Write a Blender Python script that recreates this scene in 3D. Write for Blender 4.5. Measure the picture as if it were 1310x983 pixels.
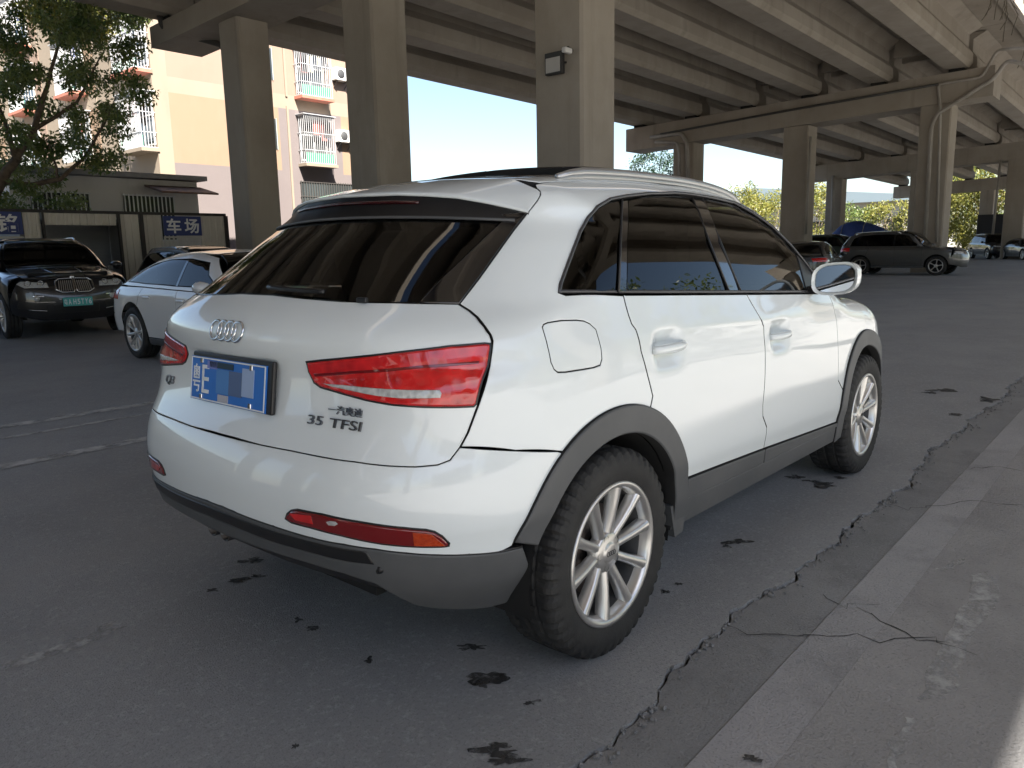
import bpy, bmesh, math, random
import numpy as np
from mathutils import Vector, Matrix
from mathutils.geometry import delaunay_2d_cdt
for o in list(bpy.data.objects): bpy.data.objects.remove(o)
scene = bpy.context.scene
COL = scene.collection
R = math.radians
random.seed(7); RNG = np.random.default_rng(7)

# ------------------------------------------------------------------ camera
CAM_POS = np.array([-2.0006, -2.1941, 1.324]); YAW, PITCH, ROLL, FPX = 0.7119, -0.1734, -0.0194, 988.17
PW, PH = 1310, 983
def cam_axes():
    cy, sy, cp, sp = math.cos(YAW), math.sin(YAW), math.cos(PITCH), math.sin(PITCH)
    f = np.array([cy*cp, sy*cp, sp]); r = np.array([sy, -cy, 0.]); u = np.cross(r, f)
    c, s = math.cos(ROLL), math.sin(ROLL)
    return c*r+s*u, -s*r+c*u, f
CR_, CU_, CF_ = cam_axes()
cam = bpy.data.cameras.new('camera'); cam_o = bpy.data.objects.new('camera', cam); COL.objects.link(cam_o)
cam.sensor_fit = 'HORIZONTAL'; cam.sensor_width = 36; cam.lens = 36*FPX/PW
cam.clip_start = .05; cam.clip_end = 3000
M = Matrix.Identity(4)
for i in range(3):
    M[i][0] = CR_[i]; M[i][1] = CU_[i]; M[i][2] = -CF_[i]; M[i][3] = CAM_POS[i]
cam_o.matrix_world = M
scene.camera = cam_o
scene.render.resolution_x, scene.render.resolution_y = 1024, 768
def ray(px):
    px = np.atleast_2d(np.array(px, float))
    d = CF_+(px[:, :1]-PW/2)/FPX*CR_-(px[:, 1:2]-PH/2)/FPX*CU_
    return d/np.linalg.norm(d, axis=1, keepdims=True)
def hit(px, ax, val):          # where the sight line through a photo pixel meets the plane axis = val
    d = ray(px)[0]; return CAM_POS+d*((val-CAM_POS[ax])/d[ax])

# ------------------------------------------------------------------ sky, sun, exposure
SUN_TO = np.array([-.42, -1.0, 1.15]); SUN_TO /= np.linalg.norm(SUN_TO)
world = bpy.data.worlds.new('World'); scene.world = world; world.use_nodes = True
wn = world.node_tree.nodes; wl = world.node_tree.links
bg = wn['Background']
sky = wn.new('ShaderNodeTexSky'); sky.sky_type = 'NISHITA'; sky.sun_disc = False
sky.sun_elevation = math.asin(SUN_TO[2]); sky.sun_rotation = math.atan2(SUN_TO[0], SUN_TO[1])
sky.altitude = 20; sky.air_density = 1.0; sky.dust_density = 1.0; sky.ozone_density = 1.0
wl.new(sky.outputs[0], bg.inputs[0]); bg.inputs[1].default_value = .05
sun = bpy.data.lights.new('sun', 'SUN'); sun.energy = 5.0; sun.angle = R(.55); sun.color = (1, .95, .88)
sun_o = bpy.data.objects.new('sun', sun); COL.objects.link(sun_o)
sun_o.rotation_euler = Vector(tuple(-SUN_TO)).to_track_quat('-Z', 'Y').to_euler()
scene.view_settings.view_transform = 'Standard'; scene.view_settings.look = 'None'
scene.view_settings.exposure = 2.28; scene.view_settings.gamma = 1
scene.view_settings.use_curve_mapping = False

# ------------------------------------------------------------------ materials
MATS = {}
def mat(name, col=(.5, .5, .5), rough=.5, metal=0, coat=0, spec=.5, col2=None, nscale=3, nlo=.35, nhi=.65, bump=0, bscale=60,
        emit=None, estr=0, trans=0, alpha=1, rough2=None, coords='Object', detail=6, stretch=None, sss=0):
    if name in MATS: return MATS[name]
    m = bpy.data.materials.new(name); m.use_nodes = True; MATS[name] = m
    n = m.node_tree.nodes; l = m.node_tree.links; b = n['Principled BSDF']
    b.inputs['Base Color'].default_value = (*col, 1); b.inputs['Roughness'].default_value = rough
    b.inputs['Metallic'].default_value = metal; b.inputs['Coat Weight'].default_value = coat
    b.inputs['Coat Roughness'].default_value = .03; b.inputs['Specular IOR Level'].default_value = spec
    if trans: b.inputs['Transmission Weight'].default_value = trans
    if emit: b.inputs['Emission Color'].default_value = (*emit, 1); b.inputs['Emission Strength'].default_value = estr
    if col2 or bump:
        tc = n.new('ShaderNodeTexCoord'); src = tc.outputs[coords]
        if stretch:
            mp = n.new('ShaderNodeMapping'); mp.inputs['Scale'].default_value = stretch; l.new(src, mp.inputs[0]); src = mp.outputs[0]
    if col2:
        t = n.new('ShaderNodeTexNoise'); t.inputs['Scale'].default_value = nscale; t.inputs['Detail'].default_value = detail
        t.inputs['Roughness'].default_value = .62; l.new(src, t.inputs['Vector'])
        r = n.new('ShaderNodeValToRGB'); r.color_ramp.elements[0].position = nlo; r.color_ramp.elements[1].position = nhi
        r.color_ramp.elements[0].color = (*col, 1); r.color_ramp.elements[1].color = (*col2, 1)
        l.new(t.outputs[0], r.inputs[0]); l.new(r.outputs[0], b.inputs['Base Color'])
        if rough2 is not None:
            mr = n.new('ShaderNodeMapRange'); mr.inputs[1].default_value = nlo; mr.inputs[2].default_value = nhi
            mr.inputs[3].default_value = rough; mr.inputs[4].default_value = rough2
            l.new(t.outputs[0], mr.inputs[0]); l.new(mr.outputs[0], b.inputs['Roughness'])
    if bump:
        t2 = n.new('ShaderNodeTexNoise'); t2.inputs['Scale'].default_value = bscale; t2.inputs['Detail'].default_value = 5
        l.new(src, t2.inputs['Vector'])
        bn = n.new('ShaderNodeBump'); bn.inputs['Strength'].default_value = bump; bn.inputs['Distance'].default_value = .02
        l.new(t2.outputs[0], bn.inputs['Height']); l.new(bn.outputs[0], b.inputs['Normal'])
    return m

def surface_mat(name, layers, rough=.8, rough_amp=.1, bump=.25, bscale=140, joints=None, spec=.4, stretch=None):
    """weathered surface: base colour + noise layers (colour, scale, lo, hi, strength), multiplied together in Object space"""
    m = bpy.data.materials.new(name); m.use_nodes = True; MATS[name] = m
    n = m.node_tree.nodes; l = m.node_tree.links; b = n['Principled BSDF']; b.inputs['Specular IOR Level'].default_value = spec
    tc = n.new('ShaderNodeTexCoord'); src = tc.outputs['Object']
    cur = None
    for i, (col, sc, lo, hi, fac, st) in enumerate(layers):
        if i == 0:
            rgb = n.new('ShaderNodeRGB'); rgb.outputs[0].default_value = (*col, 1); cur = rgb.outputs[0]; continue
        mp = n.new('ShaderNodeMapping'); mp.inputs['Scale'].default_value = st or (1, 1, 1); mp.inputs['Location'].default_value = (i*3.1, i*1.7, i*.9)
        l.new(src, mp.inputs[0])
        t = n.new('ShaderNodeTexNoise'); t.inputs['Scale'].default_value = sc; t.inputs['Detail'].default_value = 8; t.inputs['Roughness'].default_value = .65
        l.new(mp.outputs[0], t.inputs['Vector'])
        mr = n.new('ShaderNodeMapRange'); mr.inputs[1].default_value = lo; mr.inputs[2].default_value = hi; mr.inputs[4].default_value = fac
        l.new(t.outputs[0], mr.inputs[0])
        mx = n.new('ShaderNodeMix'); mx.data_type = 'RGBA'; mx.inputs[7].default_value = (*col, 1)
        l.new(mr.outputs[0], mx.inputs[0]); l.new(cur, mx.inputs[6]); cur = mx.outputs[2]
    l.new(cur, b.inputs['Base Color'])
    tn = n.new('ShaderNodeTexNoise'); tn.inputs['Scale'].default_value = bscale; tn.inputs['Detail'].default_value = 6; l.new(src, tn.inputs['Vector'])
    bn = n.new('ShaderNodeBump'); bn.inputs['Strength'].default_value = bump; bn.inputs['Distance'].default_value = .015
    l.new(tn.outputs[0], bn.inputs['Height']); l.new(bn.outputs[0], b.inputs['Normal'])
    t3 = n.new('ShaderNodeTexNoise'); t3.inputs['Scale'].default_value = 1.3; t3.inputs['Detail'].default_value = 5; l.new(src, t3.inputs['Vector'])
    mr = n.new('ShaderNodeMapRange'); mr.inputs[3].default_value = rough-rough_amp; mr.inputs[4].default_value = rough+rough_amp
    l.new(t3.outputs[0], mr.inputs[0]); l.new(mr.outputs[0], b.inputs['Roughness'])
    return m

def glass_mat(name, tint=(.12, .13, .12), rough=.0):
    m = bpy.data.materials.new(name); m.use_nodes = True; MATS[name] = m
    n = m.node_tree.nodes; l = m.node_tree.links; n.remove(n['Principled BSDF']); out = n['Material Output']
    tr = n.new('ShaderNodeBsdfTransparent'); tr.inputs[0].default_value = (*tint, 1)
    gl = n.new('ShaderNodeBsdfGlossy'); gl.inputs['Roughness'].default_value = rough; gl.inputs['Color'].default_value = (1, 1, 1, 1)
    fr = n.new('ShaderNodeFresnel'); fr.inputs[0].default_value = 1.42
    mx = n.new('ShaderNodeMixShader'); l.new(fr.outputs[0], mx.inputs[0]); l.new(tr.outputs[0], mx.inputs[1]); l.new(gl.outputs[0], mx.inputs[2])
    l.new(mx.outputs[0], out.inputs[0]); return m

# ------------------------------------------------------------------ object helpers
def link(name, me, parent=None, m=None):
    o = bpy.data.objects.new(name, me); COL.objects.link(o)
    if m and not me.materials: me.materials.append(m)
    if parent: o.parent = parent
    return o
def tag(o, label=None, cat=None, group=None, kind=None):
    if label: o['label'] = label
    if cat: o['category'] = cat
    if group: o['group'] = group
    if kind: o['kind'] = kind
    return o
def thing(name, label, cat, loc=(0, 0, 0), rz=0, group=None):
    o = bpy.data.objects.new(name, None); COL.objects.link(o); o.location = loc; o.rotation_euler = (0, 0, rz); o.empty_display_size = .2
    return tag(o, label, cat, group)
def copy_tree(o, parent=None):
    c = o.copy(); COL.objects.link(c); c.parent = parent
    for ch in list(o.children): copy_tree(ch, c)
    return c
def mesh(name, V, F, m=None, parent=None, smooth=False, normals=None):
    me = bpy.data.meshes.new(name)
    me.from_pydata([tuple(map(float, v)) for v in V], [], [tuple(int(i) for i in f) for f in F]); me.update()
    if smooth: me.polygons.foreach_set('use_smooth', [True]*len(me.polygons))
    if normals is not None: me.normals_split_custom_set_from_vertices([tuple(map(float, n)) for n in normals])
    return link(name, me, parent, m)
class MB:
    """collects pieces that belong to ONE part"""
    def __init__(s): s.V = []; s.F = []; s.S = []
    def add(s, V, F, smooth=False):
        k = len(s.V); s.V += [tuple(map(float, v)) for v in V]; s.F += [tuple(int(i)+k for i in f) for f in F]; s.S += [smooth]*len(F); return s
    def box(s, c, d, rot=None, bev=0):
        c = np.array(c, float); h = np.array(d, float)/2
        if bev <= 0:
            V = np.array([(x, y, z) for z in (-1, 1) for y in (-1, 1) for x in (-1, 1)])*h
            F = [(0, 2, 3, 1), (4, 5, 7, 6), (0, 1, 5, 4), (2, 6, 7, 3), (0, 4, 6, 2), (1, 3, 7, 5)]
        else:
            bm = bmesh.new(); bmesh.ops.create_cube(bm, size=1)
            for v in bm.verts: v.co = Vector((v.co.x*h[0]*2, v.co.y*h[1]*2, v.co.z*h[2]*2))
            bmesh.ops.bevel(bm, geom=bm.edges[:], offset=bev, segments=2, affect='EDGES', profile=.5)
            bm.verts.index_update(); V = np.array([tuple(v.co) for v in bm.verts]); F = [[v.index for v in f.verts] for f in bm.faces]; bm.free()
        if rot is not None: V = V@np.array(rot).T
        return s.add(V+c, F)
    def bar(s, a, b, w, h=None, up=(0, 0, 1)):
        a = np.array(a, float); b = np.array(b, float); d = b-a; L = np.linalg.norm(d); d /= L
        up = np.array(up, float)
        if abs(d@up) > .99: up = np.array([1., 0, 0])
        sx = np.cross(d, up); sx /= np.linalg.norm(sx); su = np.cross(sx, d)
        return s.box((a+b)/2, (L, w, h or w), np.stack([d, sx, su], 1))
    def tube(s, P, r, n=8, closed=False, cap=True):
        P = np.array(P, float); N = len(P); T = np.zeros_like(P)
        if closed: T = np.roll(P, -1, 0)-np.roll(P, 1, 0)
        else: T[1:-1] = P[2:]-P[:-2]; T[0] = P[1]-P[0]; T[-1] = P[-1]-P[-2]
        T /= np.linalg.norm(T, axis=1, keepdims=True)
        r = np.broadcast_to(np.array(r, float), (N,))
        up = np.array([0, 0, 1.]) if abs(T[0][2]) < .9 else np.array([1., 0, 0])
        V = []
        a = np.cross(T[0], up); a /= np.linalg.norm(a)
        for i in range(N):
            a = a-T[i]*(a@T[i]); a /= np.linalg.norm(a); b = np.cross(T[i], a)
            for k in range(n):
                t = 2*math.pi*k/n; V.append(P[i]+r[i]*(math.cos(t)*a+math.sin(t)*b))
        F = []
        for i in range(N if closed else N-1):
            for k in range(n):
                j = (i+1) % N; F.append((i*n+k, i*n+(k+1) % n, j*n+(k+1) % n, j*n+k))
        if cap and not closed: F += [tuple(range(n))[::-1], tuple(range((N-1)*n, N*n))]
        return s.add(V, F, True)
    def prism(s, poly, axis, a, b):
        """2-D polygon extruded along an axis (0 x, 1 y, 2 z) from a to b"""
        n = len(poly); oth = [i for i in range(3) if i != axis]; V = []
        for t in (a, b):
            for p in poly:
                v = [0, 0, 0]; v[axis] = t; v[oth[0]] = p[0]; v[oth[1]] = p[1]; V.append(v)
        F = [tuple(range(n))[::-1], tuple(range(n, 2*n))]+[(i, (i+1) % n, n+(i+1) % n, n+i) for i in range(n)]
        return s.add(V, F)
    def lathe(s, prof, c, axis=1, n=48, smooth=True):
        """profile (radius, offset along axis)"""
        V = []; F = []; m_ = len(prof); o = [i for i in range(3) if i != axis]
        for k in range(n):
            t = 2*math.pi*k/n
            for r, a in prof:
                v = [0, 0, 0]; v[axis] = a; v[o[0]] = r*math.cos(t); v[o[1]] = r*math.sin(t); V.append(np.array(v)+c)
        for k in range(n):
            for i in range(m_-1):
                F.append((k*m_+i, k*m_+i+1, ((k+1) % n)*m_+i+1, ((k+1) % n)*m_+i))
        return s.add(V, F, smooth)
    def build(s, name, m=None, parent=None):
        me = bpy.data.meshes.new(name); me.from_pydata(s.V, [], s.F); me.update()
        bm = bmesh.new(); bm.from_mesh(me); bmesh.ops.recalc_face_normals(bm, faces=bm.faces[:]); bm.to_mesh(me); bm.free()
        me.polygons.foreach_set('use_smooth', s.S); me.update()
        return link(name, me, parent, m)
def text_mesh(body, size, depth=.004, bold=0):
    cu = bpy.data.curves.new('text', 'FONT'); cu.body = body; cu.size = size; cu.extrude = depth; cu.align_x = 'CENTER'; cu.align_y = 'CENTER'; cu.resolution_u = 3; cu.offset = bold
    o = bpy.data.objects.new('text', cu); COL.objects.link(o)
    dg = bpy.context.evaluated_depsgraph_get(); dg.update()
    me = bpy.data.meshes.new_from_object(o.evaluated_get(dg)); bpy.data.objects.remove(o); bpy.data.curves.remove(cu); me.materials.clear()
    return me
def text_at(name, body, size, pos, right, up, m, parent=None, depth=.002, fit=None, bold=0):
    """flat lettering with its own thin relief; fit = (width, height) the writing must fill"""
    me = text_mesh(body, size, depth, bold)
    co = np.array([tuple(v.co) for v in me.vertices])
    if len(co) == 0: return None
    lo, hi = co.min(0), co.max(0); c = (lo+hi)/2; co = co-c
    if fit: co[:, 0] *= fit[0]/(hi-lo)[0]; co[:, 1] *= fit[1]/(hi-lo)[1]
    right = np.array(right, float); right /= np.linalg.norm(right); up = np.array(up, float); up -= right*(up@right); up /= np.linalg.norm(up)
    nrm = np.cross(right, up); P = np.array(pos)+co[:, :1]*right+co[:, 1:2]*up+co[:, 2:]*nrm
    me.vertices.foreach_set('co', P.ravel()); me.update()
    me.name = name
    return link(name, me, parent, m)
# ================================================================== the place
asphalt = surface_mat('asphalt', [((0.277, 0.278, 0.281), 0, 0, 0, 0, None), ((0.354, 0.353, 0.351), .55, .42, .68, .8, None), ((0.223, 0.224, 0.229), 1.7, .5, .75, .55, None),
                                  ((0.425, 0.430, 0.427), 45, .52, .70, .7, None), ((0.176, 0.179, 0.182), 90, .52, .66, .75, None), ((0.306, 0.298, 0.292), .9, .55, .7, .5, (.25, 2.5, 1))], rough=.74, bump=.5, bscale=170)
concrete_g = surface_mat('gutter_concrete', [((0.226, 0.226, 0.224), 0, 0, 0, 0, None), ((0.301, 0.298, 0.295), 1.3, .4, .7, .8, None), ((0.118, 0.116, 0.118), 3.0, .52, .75, .6, None),
                                  ((0.335, 0.332, 0.332), 60, .55, .7, .5, None), ((0.083, 0.084, 0.089), 120, .55, .7, .6, None)], rough=.85, bump=.45, bscale=130)
concrete_l = surface_mat('band_concrete', [((0.314, 0.312, 0.312), 0, 0, 0, 0, None), ((0.394, 0.385, 0.388), 1.6, .4, .7, .8, None), ((0.140, 0.142, 0.139), 2.4, .52, .75, .6, None),
                                  ((0.377, 0.370, 0.371), 70, .55, .7, .5, None), ((0.110, 0.113, 0.119), 110, .55, .7, .6, None)], rough=.85, bump=.45, bscale=130)
side_conc = surface_mat('apron_concrete', [((0.268, 0.265, 0.260), 0, 0, 0, 0, None), ((0.362, 0.353, 0.346), .5, .4, .7, .8, None), ((0.166, 0.161, 0.160), 1.4, .5, .75, .6, None),
                                  ((0.346, 0.337, 0.337), 60, .55, .7, .5, None), ((0.095, 0.096, 0.101), 100, .55, .7, .6, None)], rough=.85, bump=.4, bscale=120)
pier_c = surface_mat('bridge_concrete', [((0.347, 0.305, 0.252), 0, 0, 0, 0, None), ((0.255, 0.218, 0.176), .35, .4, .7, .85, None), ((0.410, 0.372, 0.317), 1.2, .5, .75, .5, (1, 1, .3)), ((0.177, 0.153, 0.127), .9, .55, .75, .5, (2.0, 2.0, .12))], rough=.9, bump=.18, bscale=30)
dirt = surface_mat('dirt', [((.16, .145, .12), 0, 0, 0, 0, None), ((.22, .2, .16), .1, .4, .65, .8, None), ((.1, .11, .06), .4, .55, .7, .6, None)], rough=.95, bump=.3, bscale=12)
dark_joint = mat('joint_dirt', (.018, .017, .016), .95)
def worn(name, c1, c2, sc, lo, hi):
    m = mat(name, c1, .8, col2=c2, nscale=9, nlo=.4, nhi=.6); n = m.node_tree.nodes; l = m.node_tree.links
    tc = n.new('ShaderNodeTexCoord'); t = n.new('ShaderNodeTexNoise'); t.inputs['Scale'].default_value = sc; t.inputs['Detail'].default_value = 9; t.inputs['Roughness'].default_value = .7; l.new(tc.outputs['Object'], t.inputs['Vector'])
    mr = n.new('ShaderNodeMapRange'); mr.inputs[1].default_value = lo; mr.inputs[2].default_value = hi; l.new(t.outputs[0], mr.inputs[0]); l.new(mr.outputs[0], n['Principled BSDF'].inputs['Alpha']); return m
worn_white = worn('worn_paint', (.36, .36, .355), (.46, .46, .45), 14, .34, .60)
old_line = worn('faded_line_paint', (.38, .375, .36), (.52, .51, .49), 5, .28, .55); oil = worn('oil', (.014, .013, .012), (.05, .047, .044), 30, .30, .56)

def rag(x):    # the ragged line where the asphalt breaks off
    return -1.115+.022*np.sin(x*1.9+.6)+.018*np.sin(x*4.3)+.012*np.sin(x*11.3+1)+.009*np.sin(x*23.7+2)+.006*np.sin(x*51+.3)
g = mesh('ground', [(-260, -260, -.045), (900, -260, -.045), (900, 700, -.045), (-260, 700, -.045)], [(0, 1, 2, 3)], dirt); tag(g, kind='structure')
xs = np.concatenate([np.linspace(-60, -4, 30), np.linspace(-3.9, 12, 700), np.linspace(12.2, 90, 200)])
V = [(x, rag(x), 0) for x in xs]+[(x, rag(x), -.03) for x in xs]+[(x, 30., 0) for x in xs]; n = len(xs)
F = [(i, i+1, 2*n+i+1, 2*n+i) for i in range(n-1)]+[(n+i, n+i+1, i+1, i) for i in range(n-1)]
road = mesh('yard_pavement', V, F, asphalt); tag(road, kind='structure')
def strip(name, y0, y1, z, m, parent=None, ra=False, gap=0):
    V = []
    for x in xs:
        a = (rag(x)-gap) if ra else y0; V.append((x, a, z))
    V += [(x, y1, z) for x in xs]; F = [(n+i, n+i+1, i+1, i) for i in range(n-1)]
    o = mesh(name, V, F, m, parent); return o
def rgap(x): return .004+.005*np.sin(x*3.1)**2+.009*np.maximum(0, np.sin(x*7.7+1))
V = [(x, rag(x)-rgap(x), -.008) for x in xs]+[(x, -1.345, -.005) for x in xs]; F = [(n+i, n+i+1, i+1, i) for i in range(n-1)]
gut = mesh('gutter_strip', V, F, concrete_g); tag(gut, kind='structure')
V = [(x, -1.348, -.002) for x in xs]+[(x, -1.525, -.002) for x in xs]+[(x, -1.351, -.03) for x in xs]; F = [(n+i, n+i+1, i+1, i) for i in range(n-1)]+[(i, i+1, 2*n+i+1, 2*n+i) for i in range(n-1)]
band = mesh('concrete_band', V, F, concrete_l); tag(band, kind='structure')
apron = mesh('concrete_apron', [(-60, -1.525, -.003), (90, -1.525, -.003), (90, -45, -.003), (-60, -45, -.003)], [(3, 2, 1, 0)], side_conc); tag(apron, kind='structure')

def blob(name, c, rx, ry, rot, m, parent, z=.0035, n=40, rough=.35, seed=0):
    rg = np.random.default_rng(seed); t = np.linspace(0, 2*math.pi, n, endpoint=False)
    k = sum(rg.normal()*np.cos(t*j+rg.uniform(0, 6.3))/j**.75 for j in range(2, 12)); r = np.clip(1+rough*k, .25, 2.2)
    x = rx*r*np.cos(t); y = ry*r*np.sin(t); X = c[0]+x*math.cos(rot)-y*math.sin(rot); Y = c[1]+x*math.sin(rot)+y*math.cos(rot)
    return mesh(name, [(a, b, z) for a, b in zip(X, Y)]+[(c[0], c[1], z+.0006)], [(i, (i+1) % n, n) for i in range(n)], m, parent)
for i, (px, w, h) in enumerate([((602, 829), 16, 5), ((624, 869), 26, 11), ((616, 876), 10, 6), ((634, 964), 26, 9), ((648, 974), 20, 8), ((640, 955), 14, 5), ((382, 794), 5, 3), ((400, 805), 8, 4), ((472, 846), 6, 3.5),
        ((322, 718), 13, 4), ((306, 743), 12, 4), ((330, 738), 9, 2), ((272, 756), 7, 2.5), ((943, 694), 14, 4), ((930, 700), 5, 2), ((1053, 621), 17, 4), ((1018, 611), 9, 3), ((1036, 616), 9, 1.5),
        ((852, 758), 5, 2.5), ((868, 748), 6, 1.5), ((1208, 500), 16, 2.5), ((1190, 503), 8, 1.5), ((1265, 512), 12, 3), ((1222, 531), 9, 2), ((1075, 612), 8, 1.5), ((378, 956), 4, 2), ((680, 900), 9, 3), ((962, 972), 12, 5)]):
    p = hit(px, 2, 0); e = hit((px[0]+w, px[1]), 2, 0)-p; u = hit((px[0], px[1]-h), 2, 0)-p
    s = np.linalg.norm(e); blob('oil_stain', p, s*1.0, max(np.linalg.norm(u)*.75, .010), math.atan2(e[1], e[0]), oil, road if p[1] > -1.1 else gut, rough=.42, seed=i, z=.0035)
# pale worn smears of paint
for pts, seed in (([(0, 852), (30, 838), (62, 832), (88, 818), (110, 815), (128, 800), (150, 794), (160, 803), (132, 815), (104, 828), (60, 843), (0, 860)], 1),
                  ([(1172, 893), (1200, 830), (1222, 790), (1240, 760), (1246, 735), (1262, 730), (1275, 745), (1278, 770), (1262, 790), (1240, 815), (1232, 845), (1222, 880), (1205, 893)], 2),
                  ([(1128, 983), (1148, 940), (1162, 918), (1172, 922), (1158, 950), (1146, 983)], 3), ([(1196, 728), (1215, 722), (1232, 712), (1230, 722), (1210, 730)], 4)):
    P = [hit(p, 2, 0) for p in pts]; rg = np.random.default_rng(seed)
    Q = []
    for i in range(len(P)):
        a, b = P[i], P[(i+1) % len(P)]
        for k in range(5): Q.append(a+(b-a)*k/5+np.array([rg.normal()*.006, rg.normal()*.006, 0]))
    V = [(q[0], q[1], .0022 if seed == 1 else -.0012) for q in Q]; mesh('paint_smear', V, [tuple(range(len(V)))], worn_white, road if seed == 1 else apron)
def crack(pts, w, parent, seed, z=.0036, jag=.012):
    P = [hit(p, 2, 0)[:2] for p in pts]; rg = np.random.default_rng(seed); Q = []
    for a, b in zip(P[:-1], P[1:]):
        k = max(3, int(np.linalg.norm(b-a)/.05))
        for i in range(k): Q.append(a+(b-a)*i/k+rg.normal(size=2)*jag)
    Q.append(P[-1]); Q = np.array(Q); T = np.gradient(Q, axis=0); T /= np.linalg.norm(T, axis=1, keepdims=True); N = np.stack([-T[:, 1], T[:, 0]], 1)
    ww = w*(.4+rg.random(len(Q)))[:, None]; ww[0] = ww[-1] = .001
    A = Q+N*ww; B = Q-N*ww; k = len(Q)
    mesh('crack', [(*p, z) for p in A]+[(*p, z) for p in B], [(i, i+1, k+i+1, k+i) for i in range(k-1)], dark_joint, parent)
crack([(905, 792), (960, 812), (1020, 812), (1058, 812), (1120, 815), (1190, 817), (1250, 838)], .0022, band, 1, z=-.0008)
crack([(1093, 776), (1130, 795), (1170, 818), (1215, 822)], .0022, band, 2, z=-.0008)
crack([(1040, 760), (1085, 775), (1130, 772)], .0018, gut, 3, z=-.002)
crack([(1240, 600), (1275, 596), (1310, 603)], .0022, apron, 4, z=-.0008)
crack([(1120, 640), (1160, 652), (1240, 640), (1310, 646)], .0022, apron, 5, z=-.0008)
# rubble along the ragged edge
mb = MB(); rg = np.random.default_rng(4)
for i in range(420):
    x = rg.uniform(-.8, 7); y = rag(x)-abs(rg.normal())*.03-.004; s = rg.uniform(.003, .012)
    q = rg.normal(size=3); q /= np.linalg.norm(q); mb.box((x, y, -.004+s*.3), (s, s*rg.uniform(.6, 1.2), s*.7), np.array(Matrix.Rotation(rg.uniform(0, 6), 3, Vector(q))))
rub = mb.build('rubble', concrete_g); tag(rub, 'crumbled grey concrete grit along the broken asphalt edge', 'grit', kind='stuff')
for y, w in ((4.82, .075), (3.45, .07), (4.35, .03)):
    mesh('faded_line', [(-8, y-w, .004), (9, y-w, .004), (9, y+w, .004), (-8, y+w, .004)], [(0, 1, 2, 3)], old_line, road)

# ------------------------------------------------------------------ viaduct
def gz(x, y): return 8.0-.013*(x-34.7)-.035*(y-6)          # underside of the girders
via = thing('viaduct', 'brown concrete road viaduct overhead on rows of square pillars', 'viaduct')
SPANS = [(-89.5, -64.9), (-64.3, -40.1), (-39.5, -15.3), (-14.5, 9.4), (10.2, 34.3), (35.1, 59.2), (60.0, 84.2)]  # first two spans are unseen, added to darken reflections
GY = [20.4, 17.46, 14.56, 11.7, 8.77, 5.85]
GY2 = [.4-2.93*k for k in range(4)]
def girder(x0, x1, ye, name='girder'):
    prof = [(-1.02, .16), (-.90, 0), (-.10, 0), (0, .16), (-.02, .52), (-.20, .78), (-.20, 1.25), (.25, 1.5), (-1.27, 1.5), (-.82, 1.25), (-.82, .78), (-1.0, .52)]
    V = []
    for x in (x0, x1):
        for a, b in prof: V.append((x, ye+a, gz(x, ye)+b))
    k = len(prof); F = [tuple(range(k)), tuple(range(k, 2*k))[::-1]]+[(i, k+i, k+(i+1) % k, (i+1) % k) for i in range(k)]
    return mesh(name, V, F, pier_c, via)
def slab(x0, x1, y0, y1, up=1.495, th=.28, name='deck_slab'):
    V = [(x, y, gz(x, y)+h) for x in (x0, x1) for y in (y0, y1) for h in (up, up+th)]
    F = [(0, 1, 3, 2), (4, 6, 7, 5), (0, 4, 5, 1), (2, 3, 7, 6), (0, 2, 6, 4), (1, 5, 7, 3)]
    return mesh(name, V, F, pier_c, via)
def parapet(x0, x1, y, w=.3):
    V = [(x, yy, gz(x, y)+h) for x in (x0, x1) for yy in (y, y+w) for h in (1.3, 2.75)]
    F = [(0, 1, 3, 2), (4, 6, 7, 5), (0, 4, 5, 1), (2, 3, 7, 6), (0, 2, 6, 4), (1, 5, 7, 3)]
    mesh('parapet', V, F, pier_c, via)
for si, (x0, x1) in enumerate(SPANS):
    for k, y in enumerate(GY): girder(x0-(.38 if k == 0 else 0), x1+(.38 if k == 0 else 0), y)
    for y in GY2: girder(x0, x1, y)
    slab(x0-.37, x1+.37, 3.6, 21.3); slab(x0-.37, x1+.37, -10.78, 1.95)
    parapet(x0-.37, x1+.37, 21.3); parapet(x0-.37, x1+.37, 3.3); parapet(x0-.37, x1+.37, 1.95); parapet(x0-.37, x1+.37, -11.08)
    # end diaphragms close the bays between the girders
    for xe in (x0+.05, x1-.35):
        for a, b in zip(GY[1:], GY[:-1]):
            mb = MB(); mb.box((xe+.15, (a+b)/2-.5, gz(xe, a)+1.12), (.28, b-a-1.2, .72)); mb.build('diaphragm', pier_c, via)
def cap(x, y0, y1, depth, w=1.5):
    V = []
    for y in (y0, y1):
        t = gz(x, y)-.14
        for dx in (-w/2, w/2):
            V += [(x+dx, y, t-depth), (x+dx, y, t)]
    mesh('cap_beam', V, [(0, 1, 3, 2), (4, 6, 7, 5), (0, 4, 5, 1), (2, 3, 7, 6), (0, 2, 6, 4), (1, 5, 7, 3)], pier_c, via)
    for gy in GY+GY2:
        if y0 < gy < y1+.6:
            for s in (-.42, .42):
                mb = MB(); mb.box((x+s, gy-.5, gz(x, gy-.5)-.07), (.5, .55, .15)); mb.build('bearing', dark_joint, via)
def pillar(x, y, s, top):
    c = .05; a = s/2
    poly = [(-a, -a+c), (-a+c, -a), (a-c, -a), (a, -a+c), (a, a-c), (a-c, a), (-a+c, a), (-a, a-c)]
    mb = MB(); mb.prism([(x+p[0], y+p[1]) for p in poly], 2, -.04, top); return mb.build('pillar', pier_c, via)
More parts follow.
